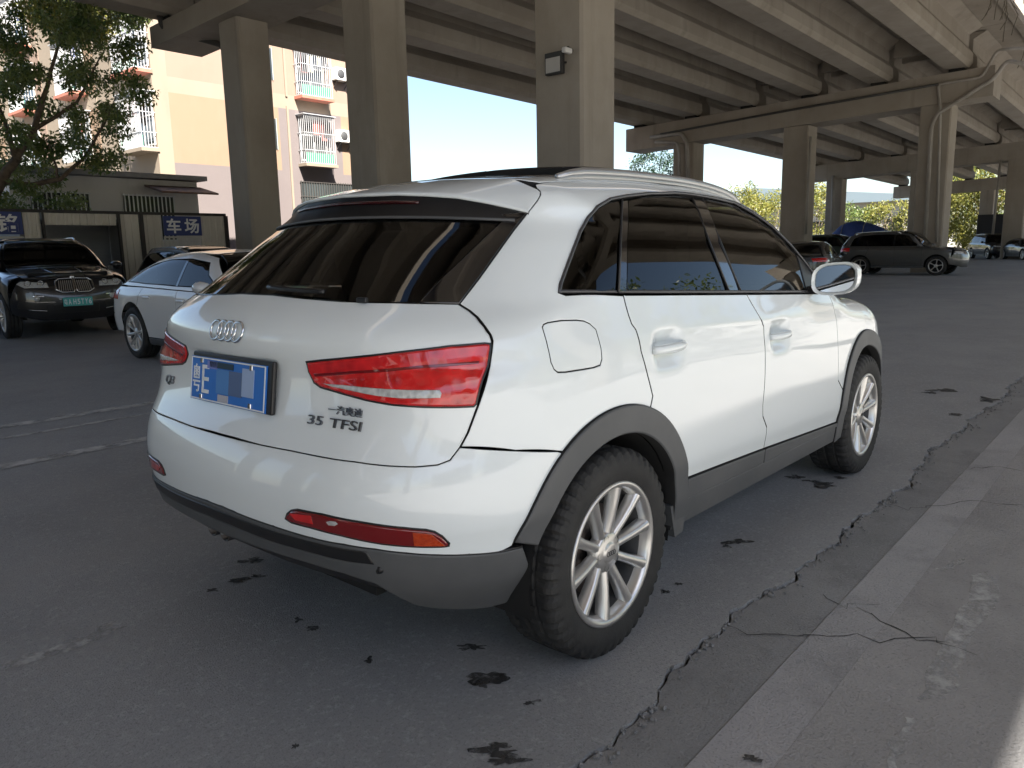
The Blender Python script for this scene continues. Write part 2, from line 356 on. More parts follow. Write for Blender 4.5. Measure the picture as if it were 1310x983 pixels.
for x, depth, ys_ in ((9.8, .55, (6.36, 11.77, 17.0)), (34.7, 1.12, (17.35, 11.7, 6.0)), (59.6, 1.12, (18.2, 12.4, 6.56)), (84.5, 1.1, (18.2, 12.4, 6.56)), (-15.0, .8, (6.3, 12, 17.7))):
    cap(x, 4.0, 20.6, depth)
    for y in ys_: pillar(x, y, {6.36: 1.04, 11.77: 1.0, 17.0: .92}.get(y, 1.15), gz(x, y)-.14-depth)
    cap(x, -10.4, .6, depth)
    for y in ((-9.4,) if x < 60 else (-9.4, -5)): pillar(x, y, 1.1, gz(x, y)-.14-depth)
pvc = mat('pipe_plastic', (.36, .33, .29), .55, col2=(.26, .235, .2), nscale=2, stretch=(1, 1, .4))
pvc_d = mat('pipe_dark', (.05, .047, .042), .55)
def pipe(pts, r, m, name='drain_pipe'):
    P = []
    pts = [np.array(p, float) for p in pts]; P.append(pts[0])
    for a, b, c in zip(pts[:-2], pts[1:-1], pts[2:]):
        u = (a-b)/np.linalg.norm(a-b); v = (c-b)/np.linalg.norm(c-b); d = min(.18, np.linalg.norm(a-b)*.4, np.linalg.norm(c-b)*.4)
        for t in np.linspace(0, 1, 5): P.append((1-t)**2*(b+u*d)+2*t*(1-t)*b+t*t*(b+v*d))
    P.append(pts[-1]); mb = MB(); mb.tube(P, r, 10); return mb.build(name, m, via)
xb = 33.85
def pB(px, x=xb): return hit(px, 0, x)
# drain pipe that comes down the cap beam and the near pillar of the second row
pipe([pB((1310, 82)), pB((1288, 78)), pB((1270, 102)), pB((1200, 145)), pB((1192, 160)), pB((1183, 312))], .075, pvc)
pipe([pB((1310, 62)), pB((1276, 64)), pB((1256, 99)), pB((1200, 108)), pB((1203, 140)), pB((1198, 310))], .055, pvc)
pipe([pB((1200, 108)), pB((1000, 143)), pB((845, 172))], .05, pvc_d)
pipe([pB((832, 176)), pB((872, 171)), pB((879, 184)), pB((880, 232))], .09, pvc)
pipe([pB((838, 182)), pB((866, 182)), pB((869, 195)), pB((869, 232))], .07, pvc)
xa = 9.2
pipe([hit((204, 18), 1, 19.9), hit((208, 36), 1, 19.9), hit((285, 58), 1, 18.7), hit((292, 80), 1, 18.4), hit((315, 330), 1, 18.4)], .085, pvc_d)
pipe([hit((296, 70), 1, 18.3), hit((318, 330), 1, 18.3)], .05, pvc)
pipe([pB((1037, 175), 34.0), pB((1031, 300), 34.0)], .06, pvc)
pipe([hit((1280, 205), 0, 58.8), hit((1270, 300), 0, 58.8)], .08, pvc); pipe([hit((1066, 225), 0, 58.7), hit((1064, 295), 0, 58.7)], .12, pvc)
for px in ((300, 110), (305, 165), (308, 200)):   # clamps on the pipe
    c = hit(px, 1, 18.32); mb = MB(); mb.box(c, (.24, .2, .06)); mb.build('pipe_clamp', pvc_d, via)
# flood lamp and small camera on the near pillar
lampm = mat('lamp_housing', (.03, .028, .026), .5); lens = mat('lamp_glass', (.45, .43, .4), .15, coat=1)
fl = thing('flood_light', 'small square flood lamp bolted to the near pillar', 'lamp', tuple(hit((711, 82), 0, 9.2)))
mb = MB(); mb.box((-.03, 0, 0), (.10, .36, .36), bev=.012); mb.build('housing', lampm, fl)
mb = MB(); mb.box((-.085, 0, -.03), (.012, .30, .24)); mb.build('lens', lens, fl)
mb = MB(); mb.bar((.03, -.2, 0), (.03, .2, 0), .03); mb.bar((.03, 0, 0), (.08, 0, 0), .05); mb.bar((.0, -.16, .15), (.0, .16, .15), .08); mb.build('bracket', lampm, fl)
sc = thing('security_camera', 'tiny pale security camera beside the flood lamp', 'camera', tuple(hit((729, 66), 0, 9.2)))
mb = MB(); mb.box((-.08, 0, 0), (.2, .09, .09), bev=.02); mb.build('camera_body', mat('cam_white', (.6, .58, .55), .4), sc)
mb = MB(); mb.bar((.07, 0, .02), (-.06, 0, .06), .03); mb.build('mount', lampm, sc)
mk = hit((778, 212), 1, 5.845); pm = mat('stencil_paint', (.55, .53, .48), .8)
mb = MB()
for dz in (-.1, 0, .1): mb.box((mk[0], mk[1], mk[2]+dz), (.16, .004, .03))
for dx in (-.07, .07): mb.box((mk[0]+dx, mk[1]-.001, mk[2]), (.03, .004, .2))
mb.build('painted_mark', pm, via)
# ------------------------------------------------------------------ apartment building behind the fence
peach = surface_mat('peach_render', [((0.225, 0.160, 0.120), 0, 0, 0, 0, None), ((0.205, 0.145, 0.108), .4, .45, .7, .7, None), ((0.235, 0.172, 0.132), 2.0, .5, .75, .4, (1, 1, .25))], rough=.9, bump=.06, bscale=40)
orange = surface_mat('orange_render', [((0.225, 0.152, 0.100), 0, 0, 0, 0, None), ((0.205, 0.138, 0.090), .4, .45, .7, .7, None), ((0.235, 0.165, 0.115), 2.0, .5, .75, .4, (1, 1, .25))], rough=.9, bump=.06, bscale=40)
cream = surface_mat('cream_render', [((0.235, 0.190, 0.142), 0, 0, 0, 0, None), ((0.210, 0.168, 0.125), .7, .45, .7, .8, (1, 1, .3)), ((0.175, 0.145, 0.110), 2.0, .6, .8, .4, (1, 1, .2))], rough=.9, bump=.06, bscale=40)
grey_r_deck_shade = surface_mat('grey_render_deck_shade', [((0.140, 0.117, 0.112), 0, 0, 0, 0, None), ((0.125, 0.104, 0.100), .5, .45, .7, .7, None)], rough=.9, bump=.05, bscale=40)
bars_w = mat('cage_bars', (.5, .5, .5), .45, metal=.3); bars_d = mat('bars_dark', (.06, .055, .05), .5)
green_p = mat('green_plastic', (.05, .22, .13), .5); red_s = mat('red_slab', (.42, .12, .08), .8, col2=(.34, .16, .11), nscale=3)
winglass = mat('window_glass', (.03, .035, .035), .06, coat=1); frame_m = mat('window_frame', (.5, .5, .48), .5)
ac_m = mat('ac_white', (.62, .6, .56), .5); ac_d = mat('ac_fan', (.05, .05, .05), .6)
cloth = [mat('cloth%d' % i, c, .9) for i, c in enumerate([(.4, .38, .36), (.12, .14, .25), (.45, .12, .1), (.5, .45, .3)])]
BX, BY = 13.0, 29.0
bld = thing('apartment_building', 'peach and orange apartment block with caged windows behind the fence', 'building', (BX, BY, 0))
def bq(name, P, m):
    return mesh(name, [np.array(p)-np.array([BX, BY, 0]) for p in P], [(0, 1, 2, 3)], m, bld)
def wall_y(x0, x1, z0, z1, m, y=BY, name='wall'):    # facade towards -y: 0.2 thick
    mb = MB(); mb.box(((x0+x1)/2-BX, y+.1-BY, (z0+z1)/2), (x1-x0, .2, z1-z0)); return mb.build(name, m, bld)
def wall_x(y0, y1, z0, z1, m, x=BX, name='wall'):
    mb = MB(); mb.box((x+.1-BX, (y0+y1)/2-BY, (z0+z1)/2), (.2, y1-y0, z1-z0)); return mb.build(name, m, bld)
# front facade: floors at 2.35 + 3k ; cream bands
ZB = [(-.05, 5.0, grey_r_deck_shade), (5.0, 7.7, orange), (7.7, 8.3, cream), (8.3, 11.0, peach), (11.0, 11.6, cream), (11.6, 14.6, peach), (14.6, 15.2, cream), (15.2, 18, orange)]  # grey base band: the viaduct's shadow put into the wall colour
for z0, z1, m in ZB:
    wall_y(BX+.62, 18.6, z0, z1, m)
    wall_y(18.6, 22.0, z0, z1, m if z0 > 5 else grey_r_deck_shade); wall_y(22.0, 24.2, z0, z1, m)
    for a in range(6):
        wall_x(BY+5.2+a*6, BY+5.2+a*6+3.4, z0, z1, (orange if a % 2 == 0 else peach) if m in (orange, peach, grey_r_deck_shade) else m)
mb = MB(); mb.box((.31, .16, 9), (.62, .36, 18.1)); mb.build('corner_pier', cream, bld)
for a in range(6):
    wall_x(BY+.36 if a == 0 else BY+2.6+a*6, BY+5.2+a*6, 0, 18, cream, x=BX+.02)
mb = MB(); mb.box((5.6, 15, 18.2), (11.6, 30.4, .4)); mb.build('roof', grey_r_deck_shade, bld)
for z0 in (5.0, 11.0): 
    mb = MB(); mb.box((6.05, -.03, z0+.02), (.10, .06, 5.6)); mb.build('downpipe', cream, bld)
def cage(c, w, h, d, face, red=True, clothes=True, seed=0):
    """projecting window cage: face 'y' looks to -y, 'x' looks to -x"""
    rg = random.Random(seed)
    def T(a, b, z): return (c[0]-BX+a, c[1]-BY-b, c[2]+z) if face == 'y' else (c[0]-BX-b, c[1]-BY+a, c[2]+z)
    def bx(mb, a, b, z, da, db, dz):
        mb.box(T(a, b, z), (da, db, dz) if face == 'y' else (db, da, dz))
    mb = MB(); bx(mb, 0, .005, h/2, w-.25, .03, h-.3); win = mb.build('window', winglass, bld)
    mb = MB()
    for a in (-w/2+.14, 0, w/2-.14): bx(mb, a, .03, h/2, .06, .05, h-.3)
    for z in (.18, h*.62, h-.18): bx(mb, 0, .031, z, w-.25, .05, .06)
    mb.build('frame', frame_m, win)
    mb = MB(); k = int(w/.11)
    for i in range(k+1): bx(mb, -w/2+w*i/k, d, h/2, .022, .022, h)
    for sgn in (-1, 1):
        for i in range(1, int(d/.12)): bx(mb, sgn*w/2, d*i/int(d/.12), h/2, .022, .022, h)
    for z in (.02, h*.28, h*.64, h):
        bx(mb, 0, d+.012, z, w, .02, .028); bx(mb, -w/2-.011, d/2, z, .02, d, .028); bx(mb, w/2+.011, d/2, z, .02, d, .028)
    mb.build('window_cage', bars_w, win)
    mb = MB(); bx(mb, 0, d/2, h+.05, w+.14, d+.14, .03); mb.build('cage_roof', bars_w, win)
    mb = MB(); bx(mb, 0, d/2+.02, -.07, w+.12, d+.12, .13); mb.build('sill_slab', red_s if red else cream, win)
    mb = MB(); bx(mb, 0, d-.05, .26, w-.12, .03, .42); mb.build('planter_net', green_p, win)
    if clothes:
        for i in range(5):
            mb = MB(); a = rg.uniform(-w/2+.2, w/2-.2); L = rg.uniform(.5, 1.0); bx(mb, a, d*.55, h-.15-L/2, rg.uniform(.15, .4), .03, L); mb.build('laundry', rg.choice(cloth), win)
def ac_unit(c, face='y'):
    o = thing('air_conditioner', 'white air conditioner box on the facade beside a caged window', 'air conditioner', tuple(c))
    mb = MB(); mb.box((0, -.2, 0), (.8, .34, .56), bev=.02); mb.build('casing', ac_m, o)
    mb = MB(); mb.lathe([(.0, -.385), (.20, -.385), (.21, -.375)], np.array([-.12, 0, 0]), 1, 20); mb.build('fan_grille', ac_d, o)
    mb = MB(); mb.bar((-.3, .0, -.3), (-.3, -.38, -.3), .04); mb.bar((.3, 0, -.3), (.3, -.38, -.3), .04); mb.bar((-.3, 0, -.6), (-.3, -.36, -.31), .03); mb.bar((.3, 0, -.6), (.3, -.36, -.31), .03); mb.build('bracket', bars_d, o)
    return o
for k, z in enumerate((5.35, 8.3, 11.3)):
    cage((20.36, BY, z), 1.65, 2.1, .55, 'y', red=(k == 1), seed=k)

    for a in range(4): cage((BX, BY+.98+a*6, z+.15), 2.0, 2.1, .6, 'x', red=(k != 0), seed=k*7+a)
    mb = MB(); mb.box((18.2-BX, -.005, z+1.2), (.5, .05, 1.3)); w_ = mb.build('window', winglass, bld)
    mb = MB()
    for i in range(5): mb.box((17.98+.11*i-BX, -.05, z+1.2), (.02, .02, 1.35))
    mb.build('bars', bars_w, w_)
for zz, lb in ((9.55, 'upper white air conditioner right of the red-sill cage'), (6.75, 'lower white air conditioner beside the caged window with plants')):
    o = ac_unit((22.0, BY, zz)); o['label'] = lb; o['group'] = 'air conditioners on the facade'
mb = MB(); mb.box((21.0-BX, -.01, 3.9), (3.0, .05, 1.3)); w_ = mb.build('window', winglass, bld)
mb = MB()
for i in range(22): mb.box((19.52+.14*i-BX, -.06, 3.9), (.025, .025, 1.4))
for z in (3.25, 3.9, 4.55): mb.box((21.0-BX, -.072, z), (3.1, .02, .03))
mb.build('bars', bars_d, w_)
mb = MB(); mb.box((21.0-BX, -.25, 3.1), (3.2, .5, .08)); mb.build('sill', grey_r_deck_shade, w_)
# low annex in front of the block, with barred windows and an awning
anx = thing('annex_shed', 'low grey annex with barred windows and rusty awning under the tree', 'shed', (9.4, 27.0, 0))
mb = MB(); mb.box((0, 0, 1.95), (6.0, 3.9, 3.9)); mb.build('wall', surface_mat('annex_wall', [((0.560, 0.532, 0.490), 0, 0, 0, 0, None), ((0.420, 0.392, 0.350), .8, .45, .7, .8, (1, 1, .3))], rough=.9, bump=.05, bscale=30), anx)
mb = MB(); mb.box((-.1, -.1, 4.0), (6.6, 4.5, .16)); mb.build('roof', mat('annex_roof', (.2, .19, .18), .9, col2=(.3, .28, .25), nscale=2), anx)
for cx in (-1.6, 1.2):
    mb = MB(); mb.box((cx, -1.97, 2.6), (1.7, .06, 1.5)); w_ = mb.build('window', winglass, anx)
    mb = MB()
    for i in range(13): mb.box((cx-.85+.14*i, -2.08, 2.6), (.03, .03, 1.6))
    mb.box((cx, -2.095, 1.85), (1.8, .02, .04)); mb.box((cx, -2.095, 3.35), (1.8, .02, .04)); mb.build('bars', bars_w, w_)
mb = MB(); mb.box((2.1, -2.6, 3.55), (2.0, 1.3, .06), np.array(Matrix.Rotation(.22, 3, 'X'))); mb.build('awning', mat('rusty_sheet', (.09, .06, .05), .8, col2=(.2, .11, .07), nscale=4), anx)

# ------------------------------------------------------------------ yard fence of corrugated sheet with gate opening and signs
sheet = surface_mat('painted_sheet', [((0.620, 0.574, 0.496), 0, 0, 0, 0, None), ((0.465, 0.419, 0.357), 1.2, .45, .7, .8, (1, 1, .3)), ((0.310, 0.232, 0.171), 4.0, .62, .8, .6, (2, 2, .3))], rough=.6, bump=.05, bscale=20)
steel_d = mat('dark_steel', (.035, .03, .028), .6); sign_b = mat('sign_blue', (.018, .035, .17), .45); sign_w = mat('sign_white', (.75, .75, .75), .6)
FY = 18.0
fence = thing('sheet_fence', 'pale corrugated sheet fence with dark frame along the yard', 'fence', (0, FY, 0))
def sheet_panel(x0, x1, z0, z1):
    pitch = .17; V = []; xs2 = []
    x = x0
    while x < x1-.001:
        for dx, dy in ((0, 0), (.085, 0), (.10, -.028), (.155, -.028)):
            if x+dx < x1: xs2.append((x+dx, dy))
        x += pitch
    xs2.append((x1, 0)); k = len(xs2)
    V = [(a, b, z0) for a, b in xs2]+[(a, b, z1) for a, b in xs2]+[(a, b+.004, z0) for a, b in xs2]+[(a, b+.004, z1) for a, b in xs2]
    F = [(i, i+1, k+i+1, k+i) for i in range(k-1)]+[(2*k+i, 3*k+i, 3*k+i+1, 2*k+i+1) for i in range(k-1)]
    return mesh('sheet_panel', V, F, sheet, fence)
TOP = 2.36
for x0, x1, z0, z1 in ((-14, -10.6, .05, TOP), (-10.5, -7, .05, TOP), (-6.9, -3.5, .05, TOP), (-3.4, -.2, .05, TOP), (-.1, 2.9, .05, TOP), (4.42, 4.77, .05, TOP), (2.95, 4.40, .05, 1.05), (4.86, 6.48, 2.08, TOP), (6.58, 7.03, .05, TOP), (7.14, 7.62, .05, TOP), (7.64, 8.66, .05, 1.0), (8.68, 9.36, .05, TOP)):
    sheet_panel(x0, x1, z0, z1)
mb = MB(); mb.box((-2.27, -.01, TOP+.03), (23.36, .09, .07)); mb.build('top_rail', steel_d, fence)
for x, w in ((4.82, .05), (6.53, .06), (7.085, .09), (9.40, .10), (2.92, .05), (-3.45, .06), (-7, .06), (-10.55, .06)):
    mb = MB(); mb.box((x, -.035, TOP/2), (w, .08, TOP)); mb.build('post', steel_d, fence)
for x0, x1 in ((2.98, 4.38), (7.66, 8.64)):     # barred openings under the signs
    mb = MB(); nb = 8
    for i in range(nb+1): mb.box((x0+(x1-x0)*i/nb, -.02, 1.42), (.03, .03, .76))
    mb.box(((x0+x1)/2, -.022, 1.06), (x1-x0, .05, .05)); mb.box(((x0+x1)/2, -.022, 1.79), (x1-x0, .05, .05)); mb.build('window_bars', mat('bar_pale', (.5, .48, .44), .6), fence)
def sign(x0, x1, z0, z1, label, chars):
    s_ = thing('yard_sign', label, 'sign', ((x0+x1)/2, FY-.06, (z0+z1)/2), group='blue signs on the sheet fence')
    mb = MB(); mb.box((0, 0, 0), (x1-x0, .04, z1-z0)); mb.build('board', sign_b, s_)
    for ch, cx, w, h in chars:
        text_at('lettering', ch, .4, (cx-(x0+x1)/2, -.024, 0), (1, 0, 0), (0, 0, 1), sign_w, s_, depth=.003, fit=(w, h), bold=.009)
sign(7.64, 8.66, 1.83, 2.33, 'blue sign with two white characters on the fence, right of the gate', [('车', 7.90, .38, .38), ('场', 8.39, .40, .38)])
sign(3.28, 4.38, 1.86, 2.36, 'blue sign with a white character at the left edge of the picture', [('铭', 4.07, .44, .40)])
# dim room behind the gate opening
rm = mat('gate_dark', (.2, .2, .2), .8); sh = mat('roller_shutter', (.32, .33, .34), .5, metal=.2)
gate = thing('gate_shed', 'dim open gateway with grey roller shutter in the fence', 'shed', (5.68, FY, 0))
mb = MB(); mb.box((0, 2.2, 2.2), (2.6, 4.2, .06)); mb.build('roof', rm, gate)
for sx in (-1.3, 1.3):
    mb = MB(); mb.box((sx, 2.2, 1.1), (.06, 4.2, 2.2)); mb.build('wall', rm, gate)
mb = MB()
for i in range(24): mb.box((.25, 1.6+(i % 2)*.02, .05+i*.09), (2.0, .03, .088))
mb.build('shutter', sh, gate)
mb = MB(); mb.box((-.9, 1.5, 1.1), (.5, .05, 2.1)); mb.build('side_panel', rm, gate)

# ------------------------------------------------------------------ background on the right: hedge, shed hall, hall fence
hallr = mat('hall_roof', (.20, .25, .28), .5); hallw = mat('hall_wall', (.42, .40, .36), .8, col2=(.36, .34, .31), nscale=.6)
hall = thing('warehouse', 'pale warehouse with blue-grey pitched roof beyond the viaduct', 'warehouse', (112, 44, 0))
mb = MB(); mb.box((0, 0, 3.2), (14, 44, 6.4)); mb.build('wall', hallw, hall)
mb = MB(); mb.prism([(-24, 6.3), (24, 6.3), (24, 6.6), (0, 9.0), (-24, 6.6)], 0, -8, 8); mb.build('roof', hallr, hall)
for i in range(9):
    mb = MB(); mb.box((-7.03, -18+i*4.5, 3.4), (.08, 2.2, 1.4)); mb.build('window', winglass, hall)

# unseen blocks of flats, added to darken the reflections in glass and paint
for i, (x, y, w, d, h, c) in enumerate([(-30, -62, 34, 12, 19, peach), (12, -66, 30, 12, 22, cream), (48, -60, 26, 12, 18, orange), (-98, -8, 10, 50, 18, cream), (-98, 48, 10, 46, 20, peach)]):
    o = thing('added_block', ['added unseen peach block of flats, left one', 'added unseen tall cream block of flats', 'added unseen orange block of flats, right one', 'added unseen cream block of flats at the end of the viaduct', 'added unseen peach block of flats beyond the end of the viaduct'][i], 'building', (x, y, 0))
    mb = MB(); mb.box((0, 0, h/2), (w, d, h)); mb.build('wall', c, o); mb = MB(); mb.box((0, 0, h+.2), (w+.6, d+.6, .4)); mb.build('roof', grey_r_deck_shade, o)
    mb = MB(); n = int(max(w, d)/4)
    for k in range(n):
        for z in np.arange(1.8, h-1, 3):
            u = -max(w, d)/2+2+k*4
            if w > d: mb.box((u, d/2+.03, z+.6), (1.6, .1, 1.4))
            else: mb.box((w/2+.03, u, z+.6), (.1, 1.6, 1.4))
    q = mb.build('windows', winglass, o); q['kind'] = 'stuff'
# ------------------------------------------------------------------ trees and bushes
def leaf_mat(name, c1, c2, tr=.35):
    m = bpy.data.materials.new(name); m.use_nodes = True; MATS[name] = m
    n = m.node_tree.nodes; l = m.node_tree.links; b = n['Principled BSDF']; out = n['Material Output']
    oi = n.new('ShaderNodeTexCoord'); t = n.new('ShaderNodeTexNoise'); t.inputs['Scale'].default_value = 2.3; t.inputs['Detail'].default_value = 4
    l.new(oi.outputs['Object'], t.inputs['Vector'])
    r = n.new('ShaderNodeValToRGB'); r.color_ramp.elements[0].color = (*c1, 1); r.color_ramp.elements[1].color = (*c2, 1); r.color_ramp.elements[0].position = .38; r.color_ramp.elements[1].position = .64
    l.new(t.outputs[0], r.inputs[0]); l.new(r.outputs[0], b.inputs['Base Color']); b.inputs['Roughness'].default_value = .45
    ts = n.new('ShaderNodeBsdfTranslucent'); l.new(r.outputs[0], ts.inputs[0]); mx = n.new('ShaderNodeMixShader'); mx.inputs[0].default_value = tr
    l.new(b.outputs[0], mx.inputs[1]); l.new(ts.outputs[0], mx.inputs[2]); l.new(mx.outputs[0], out.inputs[0]); return m
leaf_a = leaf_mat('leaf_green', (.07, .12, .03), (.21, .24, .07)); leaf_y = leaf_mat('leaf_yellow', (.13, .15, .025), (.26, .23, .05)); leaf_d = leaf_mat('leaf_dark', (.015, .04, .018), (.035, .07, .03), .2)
bark = mat('bark', (.09, .065, .045), .9, col2=(.16, .12, .085), nscale=9, bump=.5, bscale=25)
def leaves(cl, size, per, rg, droop=.3, aspect=.38):
    """leaf-shaped faces scattered through clumps (centre, radius)"""
    V = []; F = []
    for c, r in cl:
        k = int(per*r*r)
        p = rg.normal(size=(k, 3)); p /= np.linalg.norm(p, axis=1, keepdims=True); p *= (r*rg.random(k)**.45)[:, None]; p[:, 2] *= .75; P = c+p
        d = rg.normal(size=(k, 3)); d[:, 2] -= droop*2; d /= np.linalg.norm(d, axis=1, keepdims=True)
        s = rg.normal(size=(k, 3)); s -= d*(s*d).sum(1, keepdims=True); s /= np.linalg.norm(s, axis=1, keepdims=True)
        L = size*rg.uniform(.6, 1.3, k)[:, None]
        b = len(V); A = P; B = P+d*L*.5+s*L*aspect*.5; C = P+d*L; D = P+d*L*.5-s*L*aspect*.5
        V += list(np.stack([A, B, C, D], 1).reshape(-1, 3)); F += [(b+4*i, b+4*i+1, b+4*i+2, b+4*i+3) for i in range(k)]
    return V, F
def tree(name, label, base, limbs, clumps, lm, size, per, seed, group=None, trunk_r=.16, droop=.3):
    rg = np.random.default_rng(seed); t = thing(name, label, 'tree', tuple(base), group=group)
    mb = MB()
    for pts, r0, r1 in limbs:
        P = np.array(pts, float); Q = []
        for i in range(len(P)-1):
            for k in range(4): Q.append(P[i]+(P[i+1]-P[i])*k/4+rg.normal(size=3)*.02*(i+k > 0))
        Q.append(P[-1]); mb.tube(Q, np.linspace(r0, r1, len(Q)), 7)
    tr = mb.build('trunk', bark, t)
    V, F = leaves([(np.array(c, float), r) for c, r in clumps], size, per, rg, droop); mesh('crown', V, F, lm, t)
    return t
def clumps_in(rg, n, fn, r0, r1): return [(fn(rg), rg.uniform(r0, r1)) for _ in range(n)]
# big tree at the left edge, leaning over the fence: clump centres are given by the photograph's crown, about 21-26 m away
rg = np.random.default_rng(3); TB = np.array([4.2, 21.3, 0])
cl = []
crown_px = [(20, 20), (60, 15), (110, 25), (140, 55), (25, 60), (75, 60), (120, 85), (150, 95), (40, 100), (85, 105), (130, 125), (50, 140), (95, 145), (30, 170), (70, 175), (150, 145), (105, 175), (60, 200), (20, 215), (8, 120), (5, 40), (160, 20), (100, 2), (45, -20), (-20, 0), (-30, 60), (-25, 140), (-20, 200), (30, 245), (12, 260), (55, 235), (75, 255), (-10, 250), (85, 40), (10, 85), (-60, 30), (-60, 120), (-70, 200), (100, -40), (20, -60), (160, 70), (165, 115), (125, 200), (110, 215)]
for (px, py) in crown_px:
    for k in range(3):
        P = hit((px+rg.normal()*11, py+rg.normal()*9), 1, rg.uniform(20.5, 24.0)); cl.append((P-TB, rg.uniform(.22, .62)))
J = lambda px, y=21.6: hit(px, 1, y)-TB
limbs = [([(0, 0, 0), (-.1, 0, 1.6), J((0, 232)), J((20, 205))], .2, .11), ([J((20, 205)), J((45, 165)), J((60, 110)), J((80, 40))], .11, .03), ([J((45, 165)), J((100, 130)), J((130, 70))], .06, .02),
         ([J((0, 232)), J((40, 236)), J((75, 230)), J((105, 205)), J((130, 165)), J((138, 130))], .09, .02), ([J((75, 230)), J((68, 200)), J((62, 180))], .04, .015), ([J((20, 205)), J((5, 150)), J((-30, 90))], .08, .02), ([J((130, 165)), J((150, 120))], .03, .01), ([(-.1, 0, 1.6), J((-40, 180)), J((-60, 80))], .12, .03)]
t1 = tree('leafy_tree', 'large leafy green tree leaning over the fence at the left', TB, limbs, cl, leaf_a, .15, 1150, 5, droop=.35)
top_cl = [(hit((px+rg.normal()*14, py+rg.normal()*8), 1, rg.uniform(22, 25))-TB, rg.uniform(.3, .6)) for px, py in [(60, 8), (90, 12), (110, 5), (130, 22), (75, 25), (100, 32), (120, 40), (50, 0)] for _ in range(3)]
V, F = leaves([(np.array(c), r) for c, r in top_cl], .15, 1300, rg, .35); mesh('sun_painted_crown', V, F, leaf_y, t1)  # sunlight on the treetop is put into the yellow leaf colour
# dark tree beyond the far row of pillars
TB2 = hit((838, 300), 0, 46.0); TB2[2] = 0
cl2 = [(hit((px+rg.normal()*4, py+rg.normal()*4), 0, rg.uniform(45, 47))-TB2, rg.uniform(.35, .7)) for px, py in [(835, 188), (850, 190), (822, 200), (840, 202), (858, 202), (815, 212), (832, 214), (850, 214), (862, 218), (825, 226), (845, 228), (838, 240), (856, 238)] for _ in range(3)]
tree('dark_tree', 'dark dense tree seen past the pillar above the white car roof', TB2, [([(0, 0, 0), (0, 0, 3), (.1, .1, 6)], .16, .05), ([(0, 0, 3.4), (.6, .5, 5.2)], .08, .03), ([(0, 0, 3.2), (-.3, -.8, 5)], .08, .03)], cl2, leaf_d, .2, 260, 8)
# sunlit bushes beyond the viaduct on the right, each its own plant
def bush(name, label, base, w, h, lm, seed, size=.34, per=75, group=None):
    rg = np.random.default_rng(seed); cl = []
    for k in range(44):
        a = rg.uniform(0, 6.3); q = rg.random()**.5*w/2; z = rg.uniform(.12, 1)*h; q *= math.sqrt(max(.1, 1-(z/h)**2*.75)); cl.append((np.array([q*math.cos(a), q*math.sin(a), z]), rg.uniform(.18, .3)*h*.6))
    t = thing(name, label, 'bush', tuple(base), group=group); mb = MB()
    for k in range(6):
        a = k*1.05; mb.tube([(0, 0, 0), (.12*w*math.cos(a), .12*w*math.sin(a), h*.4), (.25*w*math.cos(a), .25*w*math.sin(a), h*.8)], [.07, .05, .02], 5)
    mb.build('trunk', bark, t); V, F = leaves(cl, size, per, rg, .25); mesh('crown', V, F, lm, t); return t
hx = 88
bush_px = [(925, 5.2, leaf_y, 'sunlit yellow-green bush just right of the dark far pillar'), (955, 6.8, leaf_y, 'tall yellow bush between the far pillars, left part'), (985, 6.2, leaf_y, 'yellow bush touching the left side of the middle pillar'), (1040, 6.4, leaf_y, 'yellow bush in the narrow gap right of the middle pillar'),
           (1090, 4.6, leaf_a, 'round green bush in front of the warehouse'), (1120, 4.4, leaf_y, 'pale yellow reeds in front of the warehouse'), (1145, 4.6, leaf_y, 'yellow bush left of the piped pillar'), (1210, 7.6, leaf_y, 'bright bush just right of the piped pillar'), (1235, 8.0, leaf_a, 'tall green bush behind the parked dark cars'), (1262, 7.4, leaf_y, 'yellow-green bush left of the rightmost pillar'), (1300, 6.5, leaf_a, 'green bush at the right edge beyond the cars')]
for i, (px, h, lm, lb) in enumerate(bush_px):
    b0 = hit((px, 290), 0, hx+(i % 3)*3); b0[2] = -.05
    bush('garden_bush', lb, b0, 7.0, h*1.22, lm, 20+i, group='bushes beyond the viaduct')
# unseen plants on the open side, tall near ones placed to darken the side windows
for i, (x, y, h) in enumerate([(-16, -34, 10), (-2, -35, 11), (11, -18.5, 11), (19, -20, 12.5), (28, -20, 12), (37, -21, 13), (-30, -32, 10), (48, -22, 12)]):
    bush('unseen_bush', ['first', 'second', 'third', 'fourth', 'fifth', 'sixth', 'seventh', 'eighth'][i]+' green bush of the unseen row that darkens the glass', (x, y, 0), 12, h, leaf_a, 50+i, size=.55, per=16, group='bushes along the open side')
# vines hanging off the deck edge at the top right
vm = mat('dry_vine', (.12, .10, .07), .9); vn = thing('hanging_vines', 'dry vines hanging from the deck edge in the top right corner', 'vines', (31, 3.3, 9.4))
rg = np.random.default_rng(11)
for k in range(16):
    x = rg.uniform(-3, 9); P = [(x, rg.uniform(-.2, .1), .6)]
    for j in range(6): P.append((P[-1][0]+rg.normal()*.18, P[-1][1]+rg.normal()*.08, P[-1][2]-rg.uniform(.15, .4)))
    mb = MB(); mb.tube(P, .014, 5); mb.build('vine', vm, vn)
